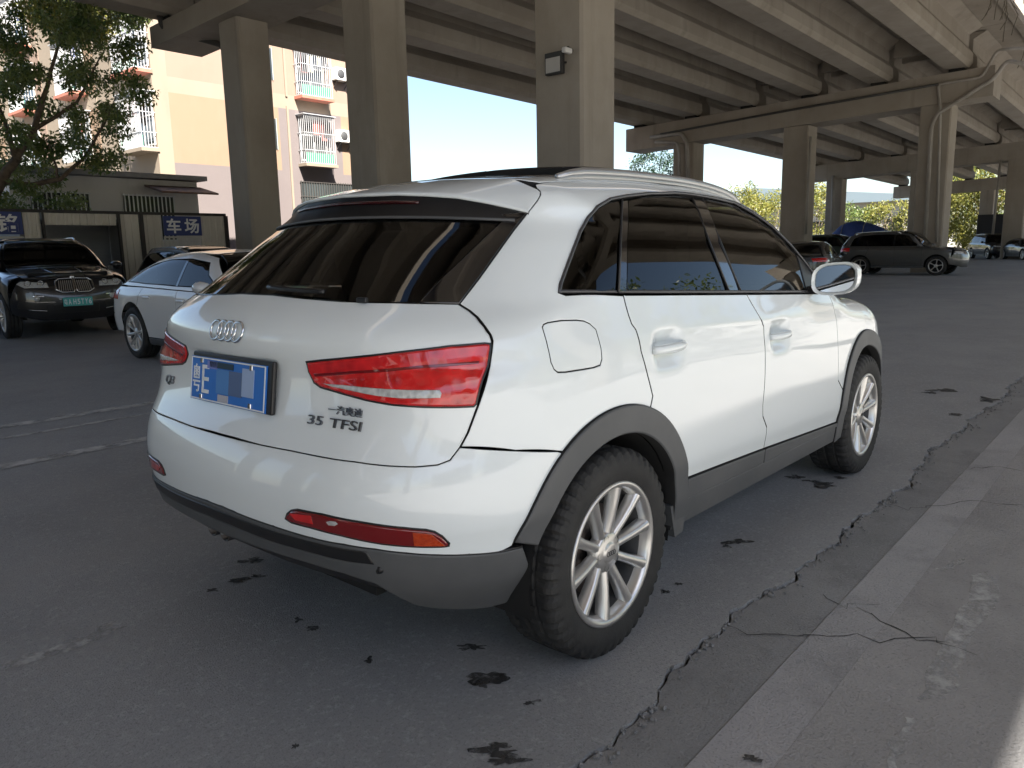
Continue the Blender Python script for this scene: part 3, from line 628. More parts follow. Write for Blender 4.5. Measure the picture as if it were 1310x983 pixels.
# ================================================================== car-building kit: a smooth body is given by a function f(x,y,z) = 0
# (side, rear, roof and front surfaces blended with round corners); panels are cut from that body along their real outlines
def pchip(xs, ys):
    xs = np.array(xs, float); ys = np.array(ys, float); h = np.diff(xs); d = np.diff(ys)/h
    m = np.zeros_like(xs); m[0] = d[0]; m[-1] = d[-1]
    for i in range(1, len(xs)-1):
        if d[i-1]*d[i] > 0:
            w1 = 2*h[i]+h[i-1]; w2 = h[i]+2*h[i-1]; m[i] = (w1+w2)/(w1/d[i-1]+w2/d[i])
    def F(x):
        x = np.clip(x, xs[0], xs[-1]); i = np.clip(np.searchsorted(xs, x)-1, 0, len(xs)-2); t = (x-xs[i])/h[i]; t2 = t*t; t3 = t2*t
        return (2*t3-3*t2+1)*ys[i]+(t3-2*t2+t)*h[i]*m[i]+(-2*t3+3*t2)*ys[i+1]+(t3-t2)*h[i]*m[i+1]
    return F
def smooth_tab(xs, ys, n=400, s=0):
    F = pchip(xs, ys); X = np.linspace(xs[0], xs[-1], n); Y = F(X); dx = X[1]-X[0]; k = int(3*s/dx)
    if k > 0:
        w = np.exp(-.5*(np.arange(-k, k+1)*dx/s)**2); w /= w.sum()
        Y = np.convolve(np.concatenate([2*Y[0]-Y[k:0:-1], Y, 2*Y[-1]-Y[-2:-k-2:-1]]), w, 'valid')
    D = np.gradient(Y, X)
    return (lambda x: np.interp(x, X, Y)), (lambda x: 1/np.sqrt(1+np.interp(x, X, D)**2))
def dense(tab):
    X = np.linspace(tab[0][0], tab[0][-1], 2500); Y = pchip(*tab)(X); return lambda x: np.interp(x, X, Y)
def smax(a, b, k):
    h = np.maximum(k-np.abs(a-b), 0); return np.maximum(a, b)+h*h/(4*k)
class Shape:
    def __init__(s, **p):
        s.dimples = []; s.__dict__.update(p)
        s.W, s.Wn = smooth_tab(*p["side"], n=1400, s=p.get("side_s", .006)); s.G, s.Gn = smooth_tab(*p['green'], s=.02)
        s.R_, s.Rn = smooth_tab(*p['rear'], s=p.get('rear_s', .012)); s.H, s.Hn = smooth_tab(*p['roof'], s=.05, n=900); s.F_, s.Fn = smooth_tab(*p['front'], s=.03)
        s.C = dense(p['rear_curve']); s.K = dense(p['rear_k']); s.T = dense(p['plan']); s.TG = dense(p['plan_green']); s.CR = dense(p['crown']); s.crease = dense(p['crease_z'])
    def f(s, P, norear=False):
        x, y, z = P[:, 0], P[:, 1], P[:, 2]
        ay = np.sqrt(y*y+1e-6); zr = z-s.crease(x)
        lo = (ay-(s.W(zr)+s.T(x)))*s.Wn(zr); g = (ay-(s.G(z)+s.TG(x)))*s.Gn(z); a = smax(lo, g, .012)
        for cx, cz, rx, rz, dep in s.dimples: a = a+dep*np.exp(-(((x-cx)/rx)**4+((z-cz)/rz)**4))
        if not norear: a = smax(a, (s.R_(z)+s.C(z)*y*y-x)*s.Rn(z), s.K(z))
        a = smax(a, (x-(s.F_(z)-s.fc*y*y))*s.Fn(z), s.fk)
        a = smax(a, (z-(s.H(x)-s.CR(x)*y*y))*s.Hn(x), s.rk)
        return smax(a, s.zb-z, .04)
    def solve(s, O, D, t0, t1, n=60, **k):
        N = len(O); lo = np.full(N, float(t0)); hi = np.full(N, np.nan)
        for t in np.linspace(t0, t1, n):
            v = s.f(O+t*D, **k); m_ = (v <= 0) & np.isnan(hi); hi[m_] = t; lo[np.isnan(hi)] = t
        ok = ~np.isnan(hi); h = np.where(ok, hi, t1)
        for _ in range(24):
            mid = .5*(lo+h); ins = s.f(O+mid[:, None]*D, **k) <= 0; h = np.where(ins, mid, h); lo = np.where(ins, lo, mid)
        return O+h[:, None]*D, ok
    def normal(s, P, **k):
        e = .002; G = np.stack([s.f(P+e*v, **k)-s.f(P-e*v, **k) for v in np.eye(3)], 1); return G/np.maximum(np.linalg.norm(G, axis=1, keepdims=True), 1e-9)
    def px(s, pts, **k):      # photo pixels -> points of the body
        D = ray(pts); P, ok = s.solve(np.tile(CAM_POS, (len(D), 1)), D, 1., 8., 220, **k); return P
class Flat:
    """chart: parallel sight lines along d"""
    def __init__(s, d):
        d = np.array(d, float); d /= np.linalg.norm(d); s.d = d; a = np.array([1., 0, 0]) if abs(d[0]) < .8 else np.array([0, 1., 0])
        s.e1 = a-d*(a@d); s.e1 /= np.linalg.norm(s.e1); s.e2 = np.cross(s.e1, d)*-1
    def uv(s, P): return np.stack([P@s.e1, P@s.e2], 1)
    def rays(s, U): return U[:, :1]*s.e1+U[:, 1:]*s.e2-4*s.d, np.tile(s.d, (len(U), 1)), 0, 8
class Cyl:
    """chart: sight lines towards a vertical axis at x = ax (for bumpers that wrap round the corners)"""
    def __init__(s, ax, R=.85, front=False): s.ax = ax; s.Rr = R; s.s = 1 if front else -1
    def uv(s, P): return np.stack([s.Rr*np.arctan2(P[:, 1], s.s*(P[:, 0]-s.ax)), P[:, 2]], 1)
    def rays(s, U):
        t = U[:, 0]/s.Rr; d = np.stack([s.s*np.cos(t), np.sin(t), 0*t], 1); O = np.stack([s.ax+0*t, 0*t, U[:, 1]], 1)+d*2.2; return O, -d, 0, 2.1
def dens(poly, h, closed=True):
    Q = []; n = len(poly)
    for i in range(n if closed else n-1):
        a, b = poly[i], poly[(i+1) % n]; k = max(1, int(np.ceil(np.linalg.norm(b-a)/h)))
        for j in range(k): Q.append(a+(b-a)*j/k)
    if not closed: Q.append(poly[-1])
    return np.array(Q)
def inside(poly, P):
    x, y = P[:, 0], P[:, 1]; r = np.zeros(len(P), bool); n = len(poly); j = n-1
    for i in range(n):
        xi, yi = poly[i]; xj, yj = poly[j]
        c = ((yi > y) != (yj > y)) & (x < (xj-xi)*(y-yi)/(yj-yi+1e-12)+xi); r ^= c; j = i
    return r
def area(p): return .5*np.sum(p[:, 0]*np.roll(p[:, 1], -1)-np.roll(p[:, 0], -1)*p[:, 1])
def inset(poly, d):
    """move an outline inwards (counter-clockwise polygon) by d"""
    n = len(poly); e = np.roll(poly, -1, 0)-poly; e /= np.maximum(np.linalg.norm(e, axis=1, keepdims=True), 1e-9); nn = np.stack([-e[:, 1], e[:, 0]], 1)
    m_ = nn+np.roll(nn, 1, 0); m_ /= np.maximum(np.linalg.norm(m_, axis=1, keepdims=True), 1e-6); c = np.maximum((m_*nn).sum(1, keepdims=True), .45)
    return poly+m_*d/c
def panel(S, name, outline, chart, m, parent, off=0., gap=.0025, bev=.004, thick=.02, res=.035, edge=None, holes=(), mirror=False, norear=False, smooth_n=0, uvin=False, crease=False):
    """one sheet panel of the body S: outline = 3-D points (or chart points) round its edge"""
    edge = edge or res
    def prep(o):
        o = np.array(o, float); U = o if uvin else chart.uv(o)
        if area(U) < 0: U = U[::-1]
        for _ in range(smooth_n):      # round the corners of a traced outline
            a = U*.75+np.roll(U, -1, 0)*.25; b = U*.25+np.roll(U, -1, 0)*.75; U = np.stack([a, b], 1).reshape(-1, 2)
        return dens(U, edge)
    U0 = prep(outline); loops = []
    for i, o in enumerate([outline]+list(holes)):
        u = U0 if i == 0 else prep(o)[::-1]
        loops.append((inset(u, gap), inset(u, gap+bev)))
    pts = []; edges = []
    for _, inn in loops:
        k = len(pts); n = len(inn); pts += [tuple(p) for p in inn]; edges += [(k+i, k+(i+1) % n) for i in range(n)]
    nb = len(pts); outer = loops[0][1]; lo, hi = outer.min(0), outer.max(0)
    gx, gy = np.meshgrid(np.arange(lo[0], hi[0], res), np.arange(lo[1], hi[1], res*.87)); gx = gx+(np.arange(gx.shape[0]) % 2)[:, None]*res/2
    G = np.stack([gx.ravel(), gy.ravel()], 1); ncr = 0
    if crease:      # extra points that hold the sharp shoulder line
        xc = np.arange(-.5, 3.0, .016); C3 = np.concatenate([np.stack([xc, np.full(len(xc), -2.), S.crease(xc)+dz], 1) for dz in (.014, .003, -.004, -.011, -.02)])
        C3, okc = S.solve(C3, np.tile([0, 1., 0], (len(C3), 1)), 0, 1.9, 90); CU = chart.uv(C3[okc]); ncr = len(CU); G = np.vstack([CU, G])
    if len(G):
        ok = inside(outer, G)
        for _, h in loops[1:]: ok &= ~inside(h, G)
        B = np.array(pts); G = G[ok]
        if len(G):
            dm = np.min(((G[:, None, :]-B[None])**2).sum(2), 1) if len(G)*len(B) < 4e7 else np.full(len(G), 1)
            if crease:
                nc = int(ok[:ncr].sum()); keep = dm > (.45*res)**2; keep[:nc] = dm[:nc] > .006**2
                d2 = np.min(((G[nc:, None, :]-G[None, :nc])**2).sum(2), 1) if nc else np.ones(len(G)); keep[nc:] &= d2 > .012**2 if nc else True; G = G[keep]
            else: G = G[dm > (.45*res)**2]
        pts += [tuple(p) for p in G]
    vv, ee, ff, *_ = delaunay_2d_cdt([Vector(p) for p in pts], edges, [], 0, 1e-7)
    U = np.array([tuple(v) for v in vv]); T = np.array([f for f in ff if len(f) == 3]); cen = U[T].mean(1); ok = inside(outer, cen)
    for _, h in loops[1:]: ok &= ~inside(h, cen)
    T = T[ok]
    O, D, t0, t1 = chart.rays(U); P, hitok = S.solve(O, D, t0, t1, norear=norear); N = S.normal(P, norear=norear); P = P+N*off
    V = [*P]; NN = [*N]; F = [tuple(t) for t in T]; FL = []
    e1 = P[T[:, 1]]-P[T[:, 0]]; e2 = P[T[:, 2]]-P[T[:, 0]]
    if ((np.cross(e1, e2)*N[T[:, 0]]).sum(1) < 0).mean() > .5: F = [f[::-1] for f in F]; flip = True
    else: flip = False
    idx0 = 0
    for out_, inn in loops:
        n = len(inn); a0 = idx0; idx0 += n
        # outline points at the bevel foot and at the inner flange
        O, D, t0, t1 = chart.rays(out_); Po, _ = S.solve(O, D, t0, t1, norear=norear); No = S.normal(Po, norear=norear); Po = Po+No*off
        A = P[a0:a0+n] if len(vv) >= nb else P[a0:a0+n]
        od = Po-A; od -= No*(od*No).sum(1, keepdims=True); od /= np.maximum(np.linalg.norm(od, axis=1, keepdims=True), 1e-9)
        b0 = len(V); V += [*(Po-No*bev*.7)]; NN += [*(N[a0:a0+n]*.45+od*.9)]
        c0 = len(V); V += [*(Po-No*thick)]; NN += [*od]
        for i in range(n):
            j = (i+1) % n
            q1 = (a0+i, b0+i, b0+j, a0+j); q2 = (b0+i, c0+i, c0+j, b0+j)
            F += [q1, q2] if not flip else [q1[::-1], q2[::-1]]; FL += [len(F)-1]
    NN = np.array(NN); NN /= np.maximum(np.linalg.norm(NN, axis=1, keepdims=True), 1e-9)
    V = np.array(V); objs = [mesh(name, V, F, m, parent, True, NN)]
    if mirror:
        k = np.array([1, -1, 1]); objs.append(mesh(name, V*k, [f[::-1] for f in F], m, parent, True, NN*k))
    for o in objs:      # folded-in panel edges get a dark colour for the shade in the gap
        o.data.materials.append(MATS['underbody'])
        for i in FL: o.data.polygons[i].material_index = 1
    return objs if mirror else objs[0]
def sym(P):
    """right half of a centred outline (from the middle round to the middle) -> whole outline"""
    P = np.array(P, float); P = P[P[:, 1] <= .0] if True else P
    a = P[0].copy(); a[1] = 0; b = P[-1].copy(); b[1] = 0; H = np.vstack([a, P, b]); return np.vstack([H, (P*np.array([1, -1, 1]))[::-1]])

# ------------------------------------------------------------------ car materials
paint_w = mat('white_car_paint', (.77, .815, .815), .35, coat=1, spec=.5)
cladding = mat('grey_cladding', (.07, .074, .077), .5, col2=(.095, .097, .098), nscale=3, bump=.03, bscale=400); black_pl = mat('black_plastic', (.012, .012, .013), .35); gloss_b = mat('gloss_black', (.006, .006, .007), .06, coat=1)
under = mat('underbody', (.010, .010, .010), .9); chrome = mat('chrome', (.75, .76, .77), .12, metal=1); alloy = mat('alloy', (.62, .61, .59), .32, metal=.85, coat=.3)
alloy_d = mat('alloy_shadow', (.10, .10, .10), .5, metal=.6); rubber = mat('tyre_rubber', (.014, .014, .014), .75, col2=(.032, .031, .029), nscale=7, bump=.1, bscale=120)
iron = mat('brake_iron', (.12, .10, .09), .5, metal=.7); seal = mat('window_seal', (.02, .02, .022), .4); trim_g = mat('window_trim', (.07, .07, .075), .25, metal=.3)
tint = glass_mat('tinted_glass', (.10, .105, .10)); tint_d = glass_mat('dark_tinted_glass', (.05, .05, .052)); clear = glass_mat('screen_glass', (.55, .6, .56))
seat_m = mat('seat_fabric', (.04, .037, .034), .8); cabin_m = mat('cabin_trim', (.035, .034, .033), .8); mirror_m = mat('mirror_glass', (.8, .82, .85), .02, metal=1)
plate_b = mat('plate_blue', (.018, .16, .56), .4); plate_w = mat('plate_white', (.75, .78, .8), .5); plate_g = mat('plate_green', (.08, .42, .40), .4)
def lamp_mat(name, c1, c2, sx=26, coat=1, rough=.12):
    m = bpy.data.materials.new(name); m.use_nodes = True; MATS[name] = m; n = m.node_tree.nodes; l = m.node_tree.links; b = n['Principled BSDF']
    tc = n.new('ShaderNodeTexCoord'); w = n.new('ShaderNodeTexVoronoi'); w.inputs['Scale'].default_value = sx; l.new(tc.outputs['Object'], w.inputs['Vector'])
    r = n.new('ShaderNodeValToRGB'); r.color_ramp.elements[0].color = (*c1, 1); r.color_ramp.elements[1].color = (*c2, 1); l.new(w.outputs['Distance'], r.inputs[0]); l.new(r.outputs[0], b.inputs['Base Color'])
    b.inputs['Roughness'].default_value = rough; b.inputs['Coat Weight'].default_value = coat; b.inputs['Coat Roughness'].default_value = .02
    bn = n.new('ShaderNodeBump'); bn.inputs['Strength'].default_value = .25; bn.inputs['Distance'].default_value = .01; l.new(w.outputs['Distance'], bn.inputs['Height']); l.new(bn.outputs[0], b.inputs['Normal'])
    b.inputs['Coat Normal'].default_value = (0, 0, 0); return m
red_lens = lamp_mat('red_lens', (.38, .005, .007), (.72, .016, .018), 30); red_dark = mat('dark_red_lens', (.16, .003, .005), .1, coat=1); clear_lens = lamp_mat('clear_lens', (.35, .36, .36), (.62, .62, .6), 60)
amber = lamp_mat('amber_red_lens', (.35, .03, .006), (.5, .06, .01), 80)

# ------------------------------------------------------------------ wheels
def make_tyre(Ro, Ri, w, n=112, tread=True):
    h = w/2
    prof = [(Ri-.004, -h*.80), (Ri+.012, -h*.90), (Ri+.04, -h*.985), (Ri+(Ro-Ri)*.55, -h*1.0), (Ro-.03, -h*.97), (Ro-.012, -h*.90), (Ro-.003, -h*.80),
            (Ro, -h*.72), (Ro, -h*.50), (Ro-.009, -h*.47), (Ro-.009, -h*.39), (Ro, -h*.36), (Ro+.001, -h*.10), (Ro-.009, -h*.07), (Ro-.009, h*.07), (Ro+.001, h*.10), (Ro, h*.36), (Ro-.009, h*.39), (Ro-.009, h*.47), (Ro, h*.50), (Ro, h*.72),
            (Ro-.003, h*.80), (Ro-.012, h*.90), (Ro-.03, h*.97), (Ri+(Ro-Ri)*.55, h), (Ri+.04, h*.985), (Ri+.012, h*.90), (Ri-.004, h*.80)]
    V = []; F = []; k = len(prof); n = n*2
    for a in range(n):
        t = 2*math.pi*(a+.0)/n; cut = (a % 5) in (0, 1)
        for i, (r, y) in enumerate(prof):
            if tread and cut and (4 <= i <= 8 or 19 <= i <= 23): r -= .011
            if tread and (a % 6 == 0) and (11 <= i <= 12 or 15 <= i <= 16): r -= .006
            V.append((r*math.cos(t), y, r*math.sin(t)))
    for a in range(n):
        b = (a+1) % n
        for i in range(k-1): F.append((a*k+i, b*k+i, b*k+i+1, a*k+i+1))
    return V, F
def make_wheel(name, parent, c, side, Ro=.345, Rr=.228, w=.235, spokes=10, tread=True, rimm=None, disc=True, pair=.0):
    """wheel at c; side = -1 right, +1 left; rim faces outwards"""
    rimm = rimm or alloy
    wt = bpy.data.objects.new(name, None); COL.objects.link(wt); wt.parent = parent; wt.location = c; wt.rotation_euler = (0, 0, 0 if side < 0 else math.pi); wt.empty_display_size = .1
    V, F = make_tyre(Ro, Rr, w, tread=tread, n=112 if tread else 24); me = mesh('tyre', V, F, rubber, wt, True); kk = 27
    if tread: me.data.polygons.foreach_set('use_smooth', [not (4 <= (i % kk) <= 22) for i in range(len(F))])
    o = -w/2
    mb = MB(); mb.lathe([(Rr+.010, o*.86), (Rr+.012, o*.93), (Rr+.004, o*.955), (Rr-.006, o*.93), (Rr-.014, o*.82), (Rr-.020, o*.62)], np.zeros(3), 1, 64 if tread else 28)
    rim = mb.build('rim', rimm, wt)
    mb = MB(); mb.lathe([(Rr-.020, o*.62), (Rr-.030, o*.3), (Rr-.035, -o*.8)], np.zeros(3), 1, 48 if tread else 24); mb.build('rim_barrel', alloy_d, rim)
    mb = MB(); mb.lathe([(.0, o*.10), (Rr-.03, o*.10)], np.zeros(3), 1, 32); mb.build('wheel_back', under, rim)
    if disc and tread:
        mb = MB(); mb.lathe([(.05, o*.22), (.15, o*.22), (.15, o*.12)], np.zeros(3), 1, 40); mb.build('brake_disc', iron, rim)
    for k in range(spokes):
        a = 2*math.pi*k/spokes+(pair if k % 2 else -pair)+.16; ca, sa = math.cos(a), math.sin(a); V = []
        st = [(.045, .020, .70, .45), (.075, .0175, .73, .45), (.12, .0165, .80, .50), (.17, .0180, .86, .52), (Rr-.026, .0215, .89, .55), (Rr-.010, .0235, .91, .62)]
        for r, hw, yo, yi in st:
            for t_, yy in ((-hw, yi*o), (-hw*.86, (yo-.06)*o), (-hw*.35, yo*o), (hw*.35, yo*o), (hw*.86, (yo-.06)*o), (hw, yi*o)):
                V.append((r*ca-t_*sa, yy, r*sa+t_*ca))
        F = []
        for i in range(len(st)-1):
            for j in range(5): F.append((i*6+j, i*6+j+1, (i+1)*6+j+1, (i+1)*6+j))
        m2 = MB(); m2.add(V, F, True); m2.build('spoke', rimm, rim)
    mb = MB(); mb.lathe([(0, o*.80), (.026, o*.80), (.031, o*.785), (.034, o*.76), (.040, o*.745), (.060, o*.73), (.068, o*.68), (.070, o*.4)], np.zeros(3), 1, 32); mb.build('hub_cap', rimm, rim)
    if tread:
        for k in range(5):
            a = 2*math.pi*(k+.5)/5; mb = MB(); mb.lathe([(0, o*.69), (.009, o*.69), (.012, o*.742)], np.array([.052*math.cos(a), 0, .052*math.sin(a)]), 1, 10); mb.build('wheel_bolt', alloy_d, rim)
        for k in range(4):
            c0 = np.array([-.0165+.011*k, o*.806, 0]); mb = MB(); mb.tube([c0+np.array([.0075*math.cos(t), 0, .0075*math.sin(t)]) for t in np.linspace(0, 6.283, 14, endpoint=False)], .0012, 5, closed=True); mb.build('emblem_ring', alloy_d, rim)
    return wt
# ================================================================== the white SUV
HERO = Shape(
 side=([-.85, -.75, -.64, -.56, -.49, -.38, -.25, -.13, -.055, -.016, -.010, -.003, .010, .06, .15, .3, .8], [.84, .862, .884, .893, .906, .910, .914, .910, .9025, .9015, .9055, .9095, .9045, .884, .855, .80, .62]), side_s=.0032,
 green=([.2, 1.0, 1.08, 1.13, 1.2, 1.3, 1.4, 1.5, 1.6, 1.7], [.96, .91, .884, .866, .842, .803, .758, .700, .628, .55]),
 rear=([.2, .3, .4, .5, .58, .64, .70, .76, .80, .85, .92, .98, 1.01, 1.04, 1.08, 1.12, 1.15, 1.18, 1.25, 1.35, 1.45, 1.55, 1.65],
       [-.62, -.74, -.825, -.862, -.874, -.875, -.864, -.842, -.817, -.790, -.767, -.758, -.766, -.782, -.785, -.766, -.738, -.70, -.608, -.4765, -.345, -.28, -.25]), rear_s=.014,
 roof=([-.9, -.45, -.2, 0, .3, .6, .9, 1.2, 1.5, 1.65, 1.8, 2.0, 2.2, 2.32, 2.42, 2.6, 2.9, 3.15, 3.3, 3.42, 3.55],
       [1.44, 1.495, 1.545, 1.575, 1.597, 1.607, 1.606, 1.592, 1.548, 1.48, 1.38, 1.255, 1.145, 1.095, 1.078, 1.06, 1.02, .975, .92, .85, .70]),
 front=([.2, .35, .5, .7, .85, 1.0, 1.2], [3.40, 3.46, 3.49, 3.48, 3.44, 3.36, 3.2]),
 rear_curve=([.2, .8, .95, 1.04, 1.12, 1.2, 1.6], [.19, .15, .14, .24, .27, .32, .62]), rear_k=([.2, .5, .8, 1.0, 1.1, 1.2, 1.4, 1.5], [.42, .42, .35, .28, .28, .31, .25, .10]),
 plan=([-1., -.6, -.3, 0, .4, 2.2, 2.6, 3.0, 3.4, 3.6], [-.06, -.032, -.014, -.004, 0, 0, .004, -.008, -.06, -.10]),
 plan_green=([-1, -.5, -.2, .2, .8, 1.4, 2.0, 2.6], [-.10, -.055, -.028, -.006, 0, -.012, -.035, -.06]),
 crown=([-1, 0, 1, 2, 2.4, 3.4], [.09, .085, .08, .10, .085, .10]), crease_z=([-1, -.35, .28, 1.08, 2.25, 3.0, 3.6], [1.095, 1.085, 1.055, 1.017, .965, .925, .90]),
 fc=.45, fk=.35, rk=.11, zb=.22)
SV = thing('white_suv', 'white compact SUV with grey cladding, seen from its right rear corner', 'car')
hp = lambda pts, **k: HERO.px(pts, **k)
c1, c2 = hp([(856, 446), (998, 430)])        # door handles: shallow bowls behind them
HERO.dimples = [(c1[0], c1[2], .085, .058, .026), (c2[0], c2[2], .085, .058, .026)]
SIDE = Flat((0, 1, 0)); OBL = Flat((.25, .75, -.6)); REAR = Flat((1, 0, 0)); TOPC = Flat((0, 0, -1)); BUMP = Cyl(.0); FRNT = Cyl(2.6, .85, True); FOBL = Flat((-.15, .75, -.6))
AX = (0., 2.603); AR = .487; AI = .398; AZ = .345
def arc(cx, r, a0, a1, n=28): return [(cx+r*math.cos(t), AZ+r*math.sin(t)) for t in np.radians(np.linspace(a0, a1, n))]
def sp(xz): # points (x,z) on the right side of the body
    xz = np.array(xz, float); O = np.stack([xz[:, 0], np.full(len(xz), -2.), xz[:, 1]], 1); P, _ = HERO.solve(O, np.tile([0, 1., 0], (len(O), 1)), 0, 2, 120); return P
def tp(xy, **k):
    xy = np.array(xy, float); O = np.stack([xy[:, 0], xy[:, 1], np.full(len(xy), 3.)], 1); P, _ = HERO.solve(O, np.tile([0, 0, -1.], (len(O), 1)), 0, 2.7, 160, **k); return P
gapA = [(587.5, 388.5), (601.4, 397), (611, 405), (620.4, 417), (628, 428), (630.5, 436), (630, 441), (626.6, 467.4), (612, 519), (598.8, 554), (588.5, 573)]
gapB = [(588.5, 573), (576, 589), (559.6, 595.2), (530.8, 597.7), (493.7, 596.2), (452.4, 591), (411, 584.9), (370, 576.6), (331, 569), (300, 560)]
strip_o = [(676, 270.5), (658, 293), (640, 318), (612, 357), (587.5, 388.5)]
glass_lo = [(587.5, 388.5), (560, 388), (510, 387), (437, 385.2), (380, 380.5), (350, 377)]
spo = [(676, 270.5), (687, 256.6), (691.2, 249), (690.5, 244), (686, 240)]
# --- tailgate
tg = hp(glass_lo[::-1]+gapA[1:]+gapB[1:]); tg = sym(tg)
tail = panel(HERO, 'tailgate', tg, REAR, paint_w, SV, res=.028, edge=.02, thick=.03, gap=.0018, bev=.0022)
# --- rear window, its black side wings and the spoiler
gl_r = [(645, 279.6), (620, 303), (588, 334), (560, 360), (536, 386.5)]
P_r = hp(gl_r)
gl_bot = hp([(536, 387), (510, 387), (437, 385.2), (380, 380.5), (350, 377)])
def rp(yz):
    yz = np.array(yz, float); O = np.stack([np.full(len(yz), -3.), yz[:, 0], yz[:, 1]], 1); P, _ = HERO.solve(O, np.tile([1., 0, 0], (len(O), 1)), 0, 3.5, 200); return P
y_t = P_r[0][1]; zmax = P_r[0][2]+.016
right = np.vstack([rp([(0, zmax+.02), (y_t*.5, zmax+.014), (y_t+.015, zmax)]), P_r, gl_bot])
rw = panel(HERO, 'rear_window', sym(right), REAR, tint, SV, off=-.003, res=.04, gap=.001, bev=.003, thick=.012)
so = hp(strip_o); wing = np.vstack([rp([(y_t+.015, zmax)]), so[:1], so[1:], gl_bot[:1], P_r[::-1]])
panel(HERO, 'black_pillar_trim', wing, Flat((.8, .6, 0)), gloss_b, SV, res=.04, gap=.001, bev=.003, mirror=True)
# spoiler: the roof sheet runs on over the glass and ends in a curved lip
ss = hp(spo)
xg = ss[-1][0]; gap_in = tp([(xg-.012, -.52), (xg-.028, -.40), (xg-.04, -.2), (xg-.045, 0)], norear=True)
def resamp(P, n):
    d = np.concatenate([[0], np.cumsum(np.linalg.norm(np.diff(P, axis=0), axis=1))]); t = np.linspace(0, d[-1], n); return np.stack([np.interp(t, d, P[:, i]) for i in range(3)], 1)
tip = so[0]+np.array([-.004, -.004, 0])
ly = np.array([0, .12, .25, .35, .44, .52, .58]); LR = np.stack([-.335+.58*ly**2, -ly, np.interp(ly, [0, .25, .42, .52, .58, .62], [1.513, 1.508, 1.495, 1.473, 1.456, 1.444])], 1); LR = np.vstack([LR, tip])
FR = np.vstack([gap_in[::-1], ss[::-1][1:-1], tip]); ns_, nt_ = 40, 10
L_ = resamp(LR, ns_); F_ = resamp(FR, ns_)
def loft(dn=0., shrink=0.):
    G = []
    for t in np.linspace(0, 1-shrink, nt_):
        row = F_*(1-t)+L_*t; row = row+np.array([0, 0, 1.])*(.014*t*(1-t)-dn); G.append(row)
    G = np.array(G); full = np.concatenate([(G*np.array([1, -1, 1]))[:, ::-1][:, :-1], G], 1); return full
def grid_faces(a, b): return [(i*b+j, i*b+j+1, (i+1)*b+j+1, (i+1)*b+j) for i in range(a-1) for j in range(b-1)]
G0 = loft(); G1 = loft(.020, .0); nn_ = G0.shape[1]
V = np.vstack([G0.reshape(-1, 3), G0[-1]+np.array([-.001, 0, -.004]), G0[-1]+np.array([.006, 0, -.008])]); F = grid_faces(nt_, nn_); k0 = nt_*nn_
F += [((nt_-1)*nn_+j, (nt_-1)*nn_+j+1, k0+j+1, k0+j) for j in range(nn_-1)]+[(k0+j, k0+j+1, k0+nn_+j+1, k0+nn_+j) for j in range(nn_-1)]
mb = MB(); mb.add(V, F, True); spoiler = mb.build('rear_spoiler', paint_w, SV)
V = loft(.012, .03).reshape(-1, 3); mb = MB(); mb.add(V, grid_faces(nt_, nn_), True); mb.build('spoiler_underside', gloss_b, spoiler)
# dark fairing that closes the space between spoiler lip and glass
A = G0[-1]+np.array([.008, 0, -.008]); yy = A[:, 1]*.975
B = rp([(y, zmax+.006-.022*(y/abs(y_t))**2) for y in yy])+np.array([-.006, 0, 0]); k = len(A); mb = MB(); mb.add(np.vstack([A, .5*A+.5*B+np.array([.01, 0, .004]), B]), [(r*k+i, r*k+i+1, (r+1)*k+i+1, (r+1)*k+i) for r in range(2) for i in range(k-1)], True); mb.build('brake_light_fairing', mat('fairing_black', (.006, .006, .007), .4, spec=.3), spoiler)
mb = MB(); sel = np.abs(A[:, 1]) < .34; q = A[sel]*.7+B[sel]*.3; mb.tube(q+np.array([.004, 0, -.001]), .006, 6); mb.build('third_brake_light', mat('unlit_brake_light', (.035, .002, .003), .2, coat=.5), spoiler)
mb = MB(); mb.tube(dens(B+np.array([-.006, 0, -.004]), .04, False), .005, 5); mb.build('glass_edge', cladding, spoiler)
# --- body side: quarter panel, C-pillar, roof rail and A-pillar in one pressing
dlo = [(715.3, 374.5), (717, 364), (722, 350), (730.4, 327.3), (742, 297), (752.2, 278.6), (764, 265.2), (780.8, 255.1), (801, 251), (831, 247.8), (864.7, 247), (885, 249), (909.6, 252.8), (939.4, 259.8), (963.2, 272.7), (987, 289.5), (1010.9, 313.4), (1030.7, 337.2), (1042.6, 353), (1046, 374)]
D3 = hp(dlo)
door_r = [(797.8, 378), (801, 391), (804.7, 403.8), (808.5, 414.5), (813.7, 421.7), (820.6, 449.5), (828.6, 479.2), (835.5, 507)]
DR3 = hp(door_r); DR3 = DR3[np.hypot(DR3[:, 0], DR3[:, 2]-AZ) > AR+.006]
ang0 = math.degrees(math.atan2(DR3[-1][2]-AZ, DR3[-1][0]))
gA3 = hp(gapA); g0 = gA3[-1]
z_seam = lambda x: g0[2]+( .742-g0[2])*(x-g0[0])/(-.255-g0[0])
xa_ = -math.sqrt(AR**2-(.745-AZ)**2)
arc1 = sp(arc(0, AR, math.degrees(math.atan2(.745-AZ, xa_)), ang0))
roof_e = tp([(1.50, -.575), (1.3, -.590), (1.0, -.598), (.6, -.602), (.3, -.604), (.12, -.604)])
ap = hp([(900, 238)]) # A-pillar outer edge follows the windscreen
apil = tp([(1.56, -.585), (1.68, -.615), (1.85, -.655), (2.02, -.69), (2.16, -.715)])
